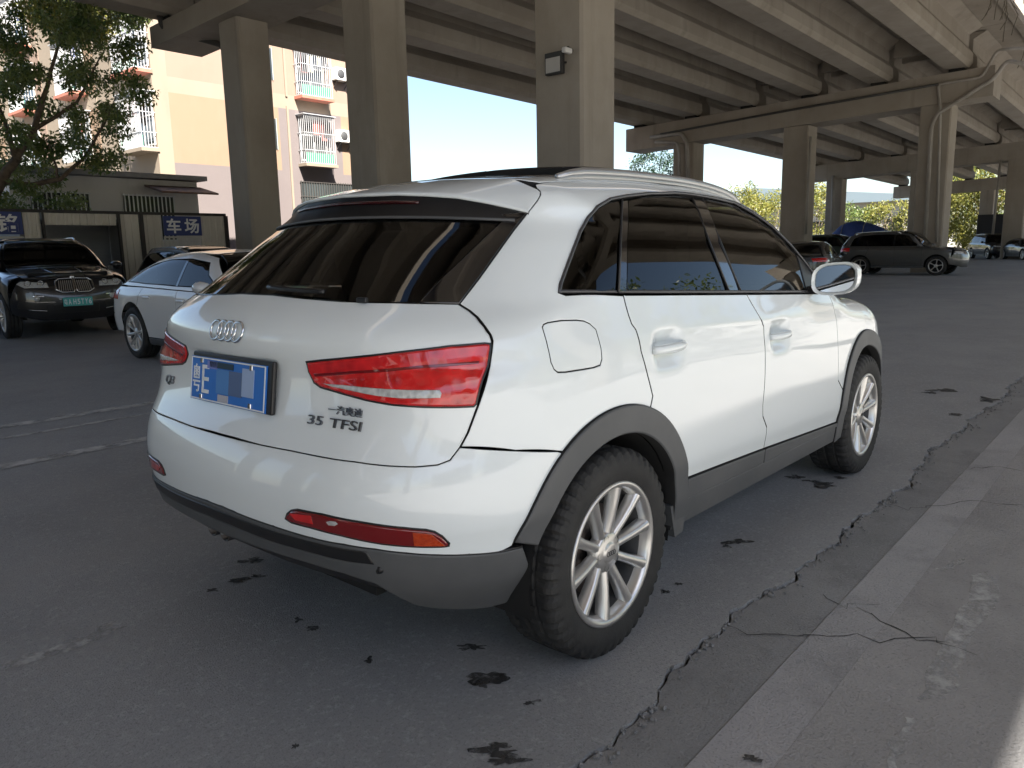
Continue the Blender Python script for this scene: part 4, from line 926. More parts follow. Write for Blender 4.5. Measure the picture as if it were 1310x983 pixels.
side_out = np.vstack([gA3[::-1][:0], gA3[::-1], so[::-1][1:], ss[1:], tp([(xg+.012, -.598)], norear=True), roof_e[::-1], apil, sp([(2.14, 1.075)]), D3[::-1][:1]+np.array([[.0, 0, -.002]]), D3[::-1], sp([(D3[0][0]+.02, D3[0][2]-.008)]), DR3[:1], DR3[1:], arc1[::-1], sp([(-.30, z_seam(-.30)), (-.45, z_seam(-.45))])])
flap_px = [(694.6, 419), (696, 415.5), (701, 413.2), (719.4, 410.4), (738, 410), (747.5, 411.2), (755, 414.7), (762.5, 421.7), (769, 445.5), (770.2, 459.4), (768, 467), (760, 470), (747, 472.3), (723.4, 475.9), (714, 476), (709.5, 472.5), (705.5, 463.4), (699.5, 435.6)]
fl3 = hp(flap_px); mflap = fl3*np.array([1, -1, 1])
bs = panel(HERO, 'body_side', side_out, OBL, paint_w, SV, res=.026, edge=.018, holes=[fl3], thick=.022, gap=.0026, bev=.0022, crease=True)
so_m = panel(HERO, 'body_side', side_out, OBL, paint_w, SV, res=.045, edge=.03, thick=.022, bev=.0022)
m_ = so_m.data; co = np.array([tuple(v.co) for v in m_.vertices])*np.array([1, -1, 1]); fs = [tuple(p.vertices)[::-1] for p in m_.polygons]; nn = np.array([tuple(v.normal) for v in m_.vertices])*np.array([1, -1, 1])
bpy.data.objects.remove(so_m); mesh('body_side', co, fs, paint_w, SV, True)
panel(HERO, 'fuel_flap', fl3, OBL, paint_w, bs, res=.03, edge=.012, thick=.012, gap=.0008, bev=.0022, crease=True)
# --- doors
belt_z = lambda x: np.interp(x, [D3[0][0], D3[-1][0]], [D3[0][2]-.006, D3[-1][2]-.006])
dgap = [(955.5, 377), (959.4, 384), (967, 397), (973.3, 407.8), (977.3, 417.7), (979.2, 449.5), (978.6, 489.2), (976.3, 519), (976.3, 532.8), (981.2, 546.7), (980.2, 558.6), (977.5, 574)]
DG = hp(dgap)
sill_t = hp([(876, 613), (925, 594), (975, 575), (1025, 557), (1071, 540)])
zs = lambda x: np.interp(x, sill_t[:, 0], sill_t[:, 2])
xe = math.sqrt(AR**2-(zs(.46)-AZ)**2)
arc2 = sp(arc(0, AR, ang0, math.degrees(math.atan2(zs(xe)-AZ, xe))))
bl = lambda a, b: sp([(x, belt_z(x)) for x in np.linspace(a, b, 8)])
rdoor = np.vstack([bl(DR3[0][0], DG[0][0]), DG[1:-1], sp([(DG[-1][0], zs(DG[-1][0]))]), sp([(x, zs(x)) for x in np.linspace(DG[-1][0]-.03, xe+.004, 7)]), arc2[::-1], DR3[::-1]])
panel(HERO, 'rear_door', rdoor, SIDE, paint_w, SV, res=.022, edge=.018, mirror=True, gap=.0032, bev=.0022, crease=True)
xf = 2.603-math.sqrt(AR**2-(zs(2.12)-AZ)**2); af = [2.603+AR*math.cos(R(a)) for a in (158, 150)]
fd_front = [(2.02, 1.062), (2.045, 1.0), (2.075, .93), (2.085, .80), (2.085, .62)]
aF = math.degrees(math.atan2(.56-AZ, -math.sqrt(AR**2-(.56-AZ)**2)))
arcF = sp(arc(2.603, AR, 180+math.degrees(math.atan2(zs(xf)-AZ, -(xf-2.603)))*-1, aF, 10))
fdoor = np.vstack([bl(DG[0][0], 2.0), sp(fd_front), arcF[::-1], sp([(x, zs(x)) for x in np.linspace(xf-.01, DG[-1][0]+.0, 7)]), DG[::-1][1:]])
panel(HERO, 'front_door', fdoor, SIDE, paint_w, SV, res=.022, edge=.018, mirror=True, gap=.0034, bev=.0022, crease=True)
# handles
for s_ in (1, -1):
    for c in (c1, c2):
        mb = MB(); n_ = 9; P = []
        for t in np.linspace(-1, 1, n_): P.append((c[0]+t*.105, (c[1]-.022+.020*abs(t)**3)*s_, c[2]+.004))
        P = np.array(P); V = []
        for i, p in enumerate(P):
            hh = .017*(1-.25*abs(np.linspace(-1, 1, n_)[i])**2); th = .011
            for a in np.linspace(0, 6.283, 8, endpoint=False): V.append((p[0], p[1]+th*math.sin(a)*s_, p[2]+hh*math.cos(a)))
        F = [(i*8+k, i*8+(k+1) % 8, (i+1)*8+(k+1) % 8, (i+1)*8+k) for i in range(n_-1) for k in range(8)]+[tuple(range(8)), tuple(range((n_-1)*8, n_*8))]
        mb.add(V, F, True); mb.build('door_handle', paint_w, SV)
# --- side windows
def wpanel(name, pts, m, off=-.006, **k): return panel(HERO, name, pts, OBL, m, SV, off=off, res=.06, edge=.025, gap=.002, bev=.002, thick=.006, mirror=True, **k)
cut = lambda x0, x1: D3[(D3[:, 0] > x0) & (D3[:, 0] < x1)]
q1 = hp([(796, 256), (794, 310), (791.5, 374)]); q2 = hp([(804.5, 255), (803.8, 310), (803, 374)]); b1 = hp([(886, 253.5), (908, 310), (933, 373.5)]); b2 = hp([(899, 254.5), (922, 310), (948, 373.5)]); s1 = hp([(1019, 325), (1033, 374)])
low = lambda a, b: sp([(x, np.interp(x, [D3[0][0], D3[-1][0]], [D3[0][2], D3[-1][2]])+.003) for x in np.linspace(a, b, 5)])
wpanel('quarter_window', np.vstack([D3[1:8], q1, low(q1[-1][0], D3[0][0])[1:]]), tint_d)
wpanel('rear_door_window', np.vstack([q2[::-1], D3[(D3[:, 0] > q2[0][0]+.01) & (D3[:, 0] < b1[0][0]-.01)], b1, low(b1[-1][0], q2[-1][0])[1:-1]]), tint_d)
wpanel('front_door_window', np.vstack([b2[::-1], D3[(D3[:, 0] > b2[0][0]+.01) & (D3[:, 0] < s1[0][0]-.01)], s1, low(s1[-1][0], b2[-1][0])[1:-1]]), tint)
for nm, a, b in (('pillar_trim', q1, q2), ('pillar_trim', b1, b2)): wpanel(nm, np.vstack([a, b[::-1]]), gloss_b, off=-.003)
wpanel('mirror_sail', np.vstack([s1[::-1], D3[(D3[:, 0] > s1[0][0]) ]]), black_pl, off=-.002)
loop = np.vstack([D3, low(D3[-1][0]-.005, D3[0][0]+.01)])
for s_ in (1, -1):
    N_ = HERO.normal(loop); mb = MB(); mb.tube(dens((loop+N_*.001)*np.array([1, s_, 1]), .03), .0065, 6, closed=True); mb.build('window_seal', trim_g, SV)
    for a in (b1, b2, q1):
        mb = MB(); mb.tube((a+HERO.normal(a)*.0)*np.array([1, s_, 1]), .004, 6); mb.build('window_channel', seal, SV)
# --- roof, sunroof, windscreen, bonnet
xr = xg-.045
roof_h = np.vstack([tp([(xg-.043, 0), (xg-.038, -.2), (xg-.026, -.40), (xg-.010, -.52), (xg+.002, -.575), (xg+.03, -.600)], norear=True), roof_e[::-1], tp([(1.52, -.45), (1.56, -.2), (1.57, 0)])])
roof_ = panel(HERO, 'roof', sym(roof_h), TOPC, paint_w, SV, res=.05, edge=.03, norear=True, holes=[sym(tp([(.02, 0), (.02, -.2), (.03, -.40), (.07, -.455), (.6, -.470), (1.2, -.465), (1.42, -.44), (1.47, -.3), (1.48, 0)], norear=True))])
panel(HERO, 'sunroof_frame', sym(tp([(.02, 0), (.02, -.2), (.03, -.40), (.07, -.455), (.6, -.470), (1.2, -.465), (1.42, -.44), (1.47, -.3), (1.48, 0)], norear=True)), TOPC, gloss_b, roof_, off=.003, res=.07, norear=True)
panel(HERO, 'sunroof_glass', sym(tp([(.40, 0), (.405, -.25), (.42, -.42), (.45, -.462), (.7, -.468), (.98, -.465), (1.0, -.43), (1.0, 0)], norear=True)), TOPC, gloss_b, roof_, off=.036, res=.06, thick=.034, norear=True)
ws = np.vstack([tp([(1.60, 0), (1.59, -.3), (1.57, -.53)]), apil[1:]+np.array([[.0, .012, 0]]), tp([(2.26, -.60), (2.32, -.35), (2.345, 0)])])
panel(HERO, 'windscreen', sym(ws), TOPC, clear, SV, off=-.003, res=.07, gap=.002, thick=.008)
bon = np.vstack([tp([(2.37, 0), (2.345, -.35), (2.30, -.58), (2.36, -.66), (2.7, -.70), (3.0, -.68), (3.2, -.60), (3.31, -.45), (3.37, -.2), (3.385, 0)])])
panel(HERO, 'bonnet', sym(bon), TOPC, paint_w, SV, res=.06, edge=.03)
mb = MB(); mb.box((2.31, 0, 1.055), (.12, 1.2, .02)); mb.build('cowl', black_pl, SV)
# front wing
aW = sp(arc(2.603, AR, aF, 18, 24))
wing_f = np.vstack([sp(fd_front), aW, sp([(3.08, .56), (3.12, .70)]), FRNT and hp([(1121, 415)])[:0], tp([(3.16, -.69), (3.0, -.695), (2.7, -.712), (2.40, -.675), (2.31, -.60), (2.2, -.72)]), sp([(2.03, 1.075)])])
panel(HERO, 'front_wing', wing_f, FOBL, paint_w, SV, res=.04, edge=.025, mirror=True, bev=.0022, crease=True)
def fp(th, z):   # point of the nose at an angle from straight ahead
    t = np.radians(th); d = np.array([math.cos(t), -math.sin(t), 0]); P, _ = HERO.solve(np.array([[2.6, 0, z]])+d*2.2, -d[None], 0, 2.1, 120); return P[0]
fb = np.array([fp(0, .84), fp(25, .84), fp(40, .83), fp(55, .72), fp(62, .56), fp(62, .40), fp(50, .34), fp(25, .32), fp(0, .32)])
panel(HERO, 'front_bumper', sym(fb), FRNT, paint_w, SV, res=.06, edge=.03)
panel(HERO, 'grille', sym(np.array([fp(0, .83), fp(12, .83), fp(15, .74), fp(10, .50), fp(0, .50)])), FRNT, black_pl, SV, off=.008, res=.06)
panel(HERO, 'headlight', np.array([fp(22, .86), fp(40, .87), fp(52, .88), fp(54, .82), fp(40, .75), fp(20, .76)]), FRNT, clear_lens, SV, off=.006, res=.05, mirror=True)
# --- bumper: white upper skin, grey lower apron
wl = [(668.5, 700), (640, 706.5), (600, 710), (560, 710.5), (520, 708), (480, 703), (440, 697), (400, 689), (350, 674), (300, 655.5), (285, 649)]
WL3 = hp(wl)
bgap = hp(gapB); seam = sp([(g0[0]+.02, z_seam(g0[0]+.02)), (-.45, z_seam(-.45)), (-.30, z_seam(-.30)), (xa_, .742)])
a_lo = math.degrees(math.atan2(WL3[0][2]-AZ, WL3[0][0])); a_hi = math.degrees(math.atan2(.742-AZ, xa_))
arcB = sp(arc(0, AR, a_hi, a_lo, 12))
bw = np.vstack([bgap[::-1][1:], seam, arcB[1:], WL3[1:]])
bump = panel(HERO, 'rear_bumper', sym(bw), BUMP, paint_w, SV, res=.026, edge=.018, thick=.03, gap=.001, bev=.0022)
lo_px = [(676, 722), (672, 744), (661, 762), (645, 771.5), (620, 777.5), (590, 779.5), (555, 778), (530, 773.5), (505, 761), (480, 746.5), (440, 733.5), (400, 722), (360, 710), (320, 696), (295, 686)]
LO3 = hp(lo_px)
lowb = panel(HERO, 'lower_bumper', sym(np.vstack([WL3[::-1], LO3])), BUMP, cladding, SV, off=.004, res=.035, edge=.02, thick=.05, gap=.001)
ins = hp([(470, 704.5), (400, 692), (350, 678), (300, 659.5), (286, 654), (295, 671), (350, 693), (400, 707), (445, 718), (480, 722)]); ins = ins[ins[:, 1] < 0] if False else ins
panel(HERO, 'bumper_recess_shade', sym(np.vstack([ins[:5][::-1], ins[5:][::-1][:0], ins[:0], ins[5:]])), BUMP, gloss_b, lowb, off=.0055, res=.04, edge=.02, gap=.001, thick=.004) if False else None
ib = np.vstack([ins[:5], ins[5:]]); ibr = np.vstack([ins[4], ins[3], ins[2], ins[1], ins[0], ins[9], ins[8], ins[7], ins[6], ins[5]])
panel(HERO, 'bumper_recess_shade', sym(ibr), BUMP, black_pl, lowb, off=.0065, res=.04, edge=.02, gap=.001, thick=.006)  # black panel stands for the shadow in the bumper recess
sk_lo = [(540, 777), (515, 772.5), (480, 765), (440, 754), (400, 743), (360, 729), (330, 716), (300, 703)]
SK = hp([(530, 772), (505, 760), (480, 745), (440, 732), (400, 720), (360, 708), (320, 694), (295, 684)]); SK2 = hp(sk_lo)
panel(HERO, 'skid_plate', sym(np.vstack([SK[::-1], SK2])), BUMP, black_pl, SV, off=-.03, res=.04, edge=.025, thick=.08, gap=0)
# black strip at the joint of white and grey, put there as its shadow
for s_ in (0,):
    W2 = np.vstack([WL3, (WL3*np.array([1, -1, 1]))[::-1]]); mb = MB(); mb.tube(dens(W2+HERO.normal(W2)*-.004, .05, False), .006, 5); mb.build('joint_shadow_line', black_pl, SV)
P_ = hp([(484, 728)]); mb = MB(); mb.lathe([(0, 0), (.011, 0), (.012, .01)], P_[0]+HERO.normal(P_)[0]*.006, 0, 14); mb.build('parking_sensor', black_pl, lowb)
# tail pipes under the left side
for dy in (.36, .45):
    mb = MB(); mb.lathe([(.026, .30), (.030, .0), (.034, .0), (.034, .30)], np.array([-.66, dy, .325]), 0, 20); mb.build('exhaust_pipe', mat('sooty_chrome', (.16, .155, .15), .3, metal=1), SV)
# --- rear lamps
tl = [(391.8, 463), (411, 460.8), (452.4, 457), (514.3, 449.9), (576, 442.7), (620, 439.2), (627.5, 440), (627.6, 446), (624, 469.5), (609.5, 517), (606, 520.5), (586.4, 521.4), (545, 521.4), (501.9, 518.5), (469, 512.7), (431.8, 502.4), (410, 496), (402, 490), (395, 476)]
T3 = hp(tl); SKEW = Flat((.9, .42, 0))
tl_o = panel(HERO, 'tail_light', T3, SKEW, red_lens, SV, off=.007, res=.03, edge=.012, gap=.003, bev=.006, thick=.012, mirror=True)
panel(HERO, 'light_seal', T3, SKEW, black_pl, SV, off=.0025, res=.04, edge=.012, gap=-.002, bev=.002, thick=.01, mirror=True)
rv = hp([(415.3, 491.1), (440, 493), (514.3, 499.3), (563, 499.6), (565, 504), (563.5, 508.8), (514.3, 509.7), (480, 506), (452, 500.4), (425, 494.5)])
panel(HERO, 'reverse_lamp', rv, SKEW, clear_lens, tl_o[0], off=.0085, res=.03, edge=.012, gap=.0, bev=.002, thick=.004)
panel(HERO, 'reverse_lamp', rv*np.array([1, -1, 1]), Flat((.9, -.42, 0)), clear_lens, tl_o[1], off=.0085, res=.03, edge=.012, gap=.0, bev=.002, thick=.004)
for band_px in ([(404, 478), (460, 474), (540, 468), (612, 462), (611, 466), (540, 472), (460, 478), (406, 482)],):
    q = hp(band_px); panel(HERO, 'lamp_chamber', q, SKEW, red_dark, tl_o[0], off=.0095, res=.02, edge=.012, gap=0, bev=.001, thick=.003); panel(HERO, 'lamp_chamber', q*np.array([1, -1, 1]), Flat((.9, -.42, 0)), red_dark, tl_o[1], off=.0095, res=.02, edge=.012, gap=0, bev=.001, thick=.003)
fg = [(365, 664), (367, 657.5), (372.5, 653), (380.8, 651.7), (412, 657.6), (463.8, 668), (515.7, 675), (545, 677.5), (556, 680), (566, 686), (575, 695), (574, 699), (568, 700), (528.7, 700), (489.8, 696.6), (437.9, 686), (399, 676), (373, 669.3)]
F3 = hp(fg); fo = panel(HERO, 'fog_lamp', F3, SKEW, red_dark, SV, off=.006, res=.03, edge=.012, gap=.003, bev=.005, thick=.012, mirror=True)
panel(HERO, 'lamp_seal', F3, SKEW, black_pl, SV, off=.002, res=.04, edge=.012, gap=-.002, bev=.002, thick=.01, mirror=True)
for m2, q in ((red_lens, [(372, 656), (400, 659), (403, 670), (380, 665)]), (amber, [(528, 680), (552, 682), (570, 697), (530, 697)]), (clear_lens, [(419, 667), (424, 665.5), (431, 666.5), (434, 669.5), (430, 672), (422, 671)])):  # the pale clear piece is a glint put into the lens colour
    q = hp(q); panel(HERO, 'lamp_segment', q, SKEW, m2, fo[0], off=.0075, res=.03, edge=.012, gap=0, bev=.001, thick=.003); panel(HERO, 'lamp_segment', q*np.array([1, -1, 1]), Flat((.9, -.42, 0)), m2, fo[1], off=.0075, res=.03, edge=.012, gap=0, bev=.001, thick=.003)
# --- arch mouldings and sills
def annulus(cx, a0, a1, ro=AR+.004, ri=AI): return sp(arc(cx, ro, a0, a1, 40)+arc(cx, ri, a1, a0, 40))
for cx, a0, a1 in ((0, a_lo-1.5, -6), (2.603, 188, -14)):
    a1_ = a1; panel(HERO, 'wheel_arch_trim', annulus(cx, a0, a1_), SIDE, cladding, SV, off=.014, res=.05, edge=.02, gap=.001, bev=.007, thick=.05, mirror=True)
s_mid = lambda x: np.interp(x, [.4, 1.0, 2.1], [.405, .385, .365])
x0_, x1_ = math.sqrt((AR)**2-.06**2)-.0, 2.603-AR+.0
up_ = np.vstack([sp([(x, zs(x)-.001) for x in np.linspace(.478, DG[-1][0]-.003, 8)]), sp([(x, s_mid(x)) for x in np.linspace(DG[-1][0]-.003, .478, 8)])])
panel(HERO, 'door_cladding', up_, SIDE, cladding, SV, off=.009, res=.05, edge=.03, gap=.001, mirror=True)
up_ = np.vstack([sp([(x, zs(x)-.001) for x in np.linspace(DG[-1][0]+.003, 2.125, 8)]), sp([(x, s_mid(x)) for x in np.linspace(2.125, DG[-1][0]+.003, 8)])])
panel(HERO, 'door_cladding', up_, SIDE, cladding, SV, off=.009, res=.05, edge=.03, gap=.001, mirror=True)
lo_ = sp([(x, s_mid(x)-.002) for x in np.linspace(.46, 2.14, 12)]+[(x, .30-.01*(x-.4)) for x in np.linspace(2.14, .40, 12)])
panel(HERO, 'sill', lo_, SIDE, cladding, SV, off=.004, res=.05, edge=.03, thick=.07, gap=0, mirror=True)
for s_ in (1, -1):
    mb = MB(); mb.prism([(.375, .40), (.50, .40), (.47, .28), (.41, .275)], 1, -.885*s_, -.80*s_); mb.build('mud_flap', cladding, SV)
    for cx in AX:      # wheel-house liner
        V = []; n_ = 24
        for t in np.radians(np.linspace(-12, 192, n_)):
            for y in (-.865, -.62): V.append((cx+(AI+.004)*math.cos(t), y*s_, AZ+(AI+.004)*math.sin(t)))
        F = [(2*i, 2*i+1, 2*i+3, 2*i+2) for i in range(n_-1)]; mb = MB(); mb.add(V, F, True)
        mb.prism([(cx+.40*math.cos(t), AZ+.40*math.sin(t)) for t in np.radians(np.linspace(-12, 192, 20))], 1, -.615*s_, -.60*s_); mb.build('wheel_liner', under, SV)
# dark core: floor and inner structure
mb = MB(); mb.box((1.28, 0, .64), (3.0, 1.18, .72)); mb.box((1.3, 0, .60), (1.55, 1.62, .52)); mb.box((-.5, 0, .62), (.40, 1.1, .52)); mb.box((3.05, 0, .6), (.5, 1.1, .45)); mb.build('floor_pan', under, SV)
# cabin
def seat(x, y, back=.58):
    mb = MB(); mb.box((x, y, 1.0), (.50, .50, .14), bev=.04); mb.box((x-.24, y, 1.22), (.14, .50, back), np.array(Matrix.Rotation(-.2, 3, 'Y')), bev=.05); mb.box((x-.31, y, 1.46), (.10, .27, .17), bev=.04); mb.bar((x-.29, y-.07, 1.30), (x-.31, y-.07, 1.44), .015); mb.bar((x-.29, y+.07, 1.30), (x-.31, y+.07, 1.44), .015); return mb.build('seat', seat_m, SV)
for y in (-.36, .36): seat(1.22, y)
mb = MB(); mb.box((.42, 0, .98), (.5, 1.24, .14), bev=.04); mb.box((.17, 0, 1.16), (.14, 1.24, .5), np.array(Matrix.Rotation(-.25, 3, 'Y')), bev=.05)
for y in (-.4, 0, .4): mb.box((.09, y, 1.38), (.09, .24, .12), bev=.03)
mb.build('rear_seat', seat_m, SV)
mb = MB(); mb.box((1.98, 0, 1.0), (.42, 1.36, .2), bev=.05); mb.box((-.2, 0, 1.04), (.5, 1.2, .03)); mb.build('dashboard', cabin_m, SV)
mb = MB(); mb.tube([(1.68+.06*math.sin(t), .36+.18*math.cos(t), 1.10+.17*math.sin(t)) for t in np.linspace(0, 6.283, 24, endpoint=False)], .016, 6, closed=True); mb.build('steering_wheel', black_pl, SV)
mb = MB(); mb.box((.7, 0, 1.535), (1.5, 1.05, .012)); mb.build('headliner', mat('headliner', (.25, .24, .22), .9), SV)
# --- roof rails
for s_ in (1, -1):
    xs_ = np.linspace(.14, 1.60, 22); P = tp([(x, -.585+.02*((x-.9)/.75)**2) for x in xs_]); h = .017*np.clip(np.minimum((xs_-.14)/.14, (1.60-xs_)/.16), 0, 1)**.6; P = P+np.stack([0*h, 0*h, h+.004], 1)
    mb = MB(); mb.tube(P*np.array([1, s_, 1]), np.interp(xs_, [.14, .26, 1.5, 1.6], [.010, .016, .016, .010]), 8); V = []
    for p, hh in zip(P, h): V += [(p[0], (p[1]-.006)*s_, p[2]), (p[0], (p[1]-.012)*s_, p[2]-hh-.012), (p[0], (p[1]+.010)*s_, p[2]-hh-.012), (p[0], (p[1]+.008)*s_, p[2])]
    k = len(P); mb.add(V, [(4*i+j, 4*i+(j+1) % 4, 4*i+4+(j+1) % 4, 4*i+4+j) for i in range(k-1) for j in range(4)], True); mb.build('roof_rail', mat('anodised', (.5, .5, .5), .35, metal=.8), SV)
# --- door mirrors
for s_ in (1, -1):
    mr = bpy.data.objects.new('door_mirror', None); COL.objects.link(mr); mr.parent = SV; mr.empty_display_size = .1
    cx, cy, cz = 1.69, -.985, 1.158; V = []; n1, n2 = 14, 24
    for i in range(n1+1):
        t = i/n1; dx = t*.15; sc = math.sqrt(max(0, 1-(t**1.7)**2))*.98+.02
        for k_ in range(n2):
            a = 2*math.pi*k_/n2; ca, sa = math.cos(a), math.sin(a); e = 2/2.9
            hw = .108*(1 if ca < 0 else .95); yy = cy-hw*np.sign(ca)*abs(ca)**e*sc*.98; zz = cz+(.076 if sa > 0 else .074)*np.sign(sa)*abs(sa)**e*sc+.012*ca*sc
            V.append((cx+dx, yy*s_, zz))
    F = [(i*n2+k_, i*n2+(k_+1) % n2, (i+1)*n2+(k_+1) % n2, (i+1)*n2+k_) for i in range(n1) for k_ in range(n2)]
    mb = MB(); mb.add(V, F, True); mb.build('mirror_housing', paint_w, mr)
    ring = np.array(V[:n2]); c = ring.mean(0); rin = c+(ring-c)*np.array([1, .86, .84])+np.array([.012, 0, 0]); gl_ = c+(ring-c)*np.array([1, .845, .82])+np.array([.008, 0, 0])
    mesh('mirror_bezel', np.vstack([ring, rin]), [(i, (i+1) % n2, n2+(i+1) % n2, n2+i) for i in range(n2)], paint_w, mr, True)
    mesh('mirror_glass', gl_, [tuple(range(n2))[::-1] if s_ > 0 else tuple(range(n2))], mirror_m, mr)
    mb = MB(); mb.prism([(1.71, 1.085), (1.83, 1.085), (1.82, 1.125), (1.72, 1.12)], 1, -.97*s_, -.85*s_); mb.build('mirror_foot', black_pl, mr)
# --- wheels
for cx in AX:
    for s_ in (-1, 1): make_wheel('wheel', SV, (cx, .785*s_, AZ), s_)
# --- plate, emblem, badges, wiper
pc = hp([(264.5, 450), (367.5, 466.5), (355.5, 533), (253.5, 507)]); ctr = pc.mean(0); rt = ((pc[1]-pc[0])+(pc[2]-pc[3])); rt = np.array([0, -1., 0]); upv = (pc[0]+pc[1]-pc[2]-pc[3]); upv[1] = 0; upv /= np.linalg.norm(upv); nv = np.cross(rt, upv); ctr[1] = 0; hgt = np.linalg.norm((pc[0]+pc[1]-pc[2]-pc[3])/2); wid = .47
Rm = np.stack([rt, upv, nv], 1)
plt_ = thing('number_plate', 'blue licence plate in a black frame on the white SUV tailgate', 'licence plate', (0, 0, 0)); plt_.parent = None
o0 = ctr+nv*.014
mb = MB(); mb.box(o0, (wid, hgt, .016), Rm, bev=.006); mb.build('plate_frame', black_pl, plt_)
mb = MB(); mb.box(o0-rt*.012-upv*.006+nv*.009, (.44, .14, .006), Rm); mb.build('plate', plate_b, plt_)
pcn = o0-rt*.012-upv*.006+nv*.0135
mb = MB()
for u, v, w_, h_ in ((0, .066, .43, .004), (0, -.066, .43, .004), (-.215, 0, .004, .136), (.215, 0, .004, .136)): mb.box(pcn+rt*u+upv*v, (w_, h_, .002), Rm)
mb.build('plate_border', plate_w, plt_)
text_at('plate_character', '粤', .1, pcn-rt*.182, rt, upv, plate_w, plt_, .001, fit=(.045, .09)); text_at('plate_character', 'E', .1, pcn-rt*.125, rt, upv, plate_w, plt_, .001, fit=(.042, .09))
# plain patches stand for the blurred-out middle of the plate, no real cover
for u, v, w_, h_, cc in ((-.02, .0, .075, .075, (.07, .22, .52)), (.055, .0, .075, .075, (.08, .13, .26)), (.125, .01, .065, .085, (.32, .42, .62)), (-.015, -.052, .06, .022, (.45, .45, .5)), (-.03, .05, .14, .018, (.01, .03, .05)), (-.085, .048, .06, .024, (.18, .22, .55))):
    mb = MB(); mb.box(pcn+rt*u+upv*v, (w_, h_, .0022), Rm); mb.build('plate_blur_patch', mat('patch_%d_%d' % (int(u*1000), int(v*1000)), cc, .5), plt_)
for u in (-.15, .14):
    for v in (-.057, .057): mb = MB(); mb.box(pcn+rt*u+upv*v, (.016, .016, .006), Rm, bev=.002); mb.build('plate_screw', chrome, plt_)
def on_tail(px):
    p = hp([px])[0]; n_ = HERO.normal(p[None])[0]; return p, n_
p, n_ = on_tail((291.5, 424.0)); p[1] = 0; n_ = HERO.normal(p[None])[0]; p, _ = HERO.solve(np.array([[-2, 0, p[2]]]), np.array([[1., 0, 0]]), 0, 2, 120); p = p[0]; r_ = np.array([0, -1., 0]); u_ = np.cross(n_, r_)
u_ = np.cross(r_, np.cross(u_, r_)); u_ = np.array([.30, 0, .95]) if u_[2] < .1 else u_
for k_ in range(4):
    c = p+r_*(-.0615+.041*k_)+n_*.006; mb = MB(); mb.tube([c+.030*(math.cos(t)*r_+math.sin(t)*u_) for t in np.linspace(0, 6.283, 36, endpoint=False)], .0046, 8, closed=True); mb.build('emblem_ring', chrome, SV)
def badge(body, pxs, size, fit):
    p, n_ = on_tail(pxs); r0, _ = on_tail((pxs[0]+8, pxs[1]+1.3)); r_ = r0-p; r_[2] = 0; r_ /= np.linalg.norm(r_); u_ = np.cross(n_, r_); u_ *= np.sign(u_[2])
    n2 = np.cross(r_, u_); text_at('badge_lettering', body, size, p+n_*.004, r_, u_, chrome_d, SV, .003, fit=fit)
chrome_d = mat('badge_chrome', (.22, .22, .23), .25, metal=1)
badge('一汽奥迪', (443, 526.5), .03, (.125, .024)); badge('35', (405, 538), .03, (.058, .026)); badge('TFSI', (443, 544), .03, (.115, .026))
pL, nL = on_tail((222, 486)); yL = pL[1]
badge('Q3', (219, 486.5), .03, (.075, .034))
wp = hp([(347, 372), (365, 374.5), (395, 377), (418, 378)]); wp = wp+HERO.normal(wp)*.014; mb = MB(); mb.tube(dens(wp, .03, False), .008, 6); mb.build('rear_wiper', black_pl, SV)
wp = hp([(468, 384)]); mb = MB(); mb.box(wp[0]+np.array([-.012, 0, .0]), (.014, .04, .016), bev=.004); mb.build('wiper_base', black_pl, SV)
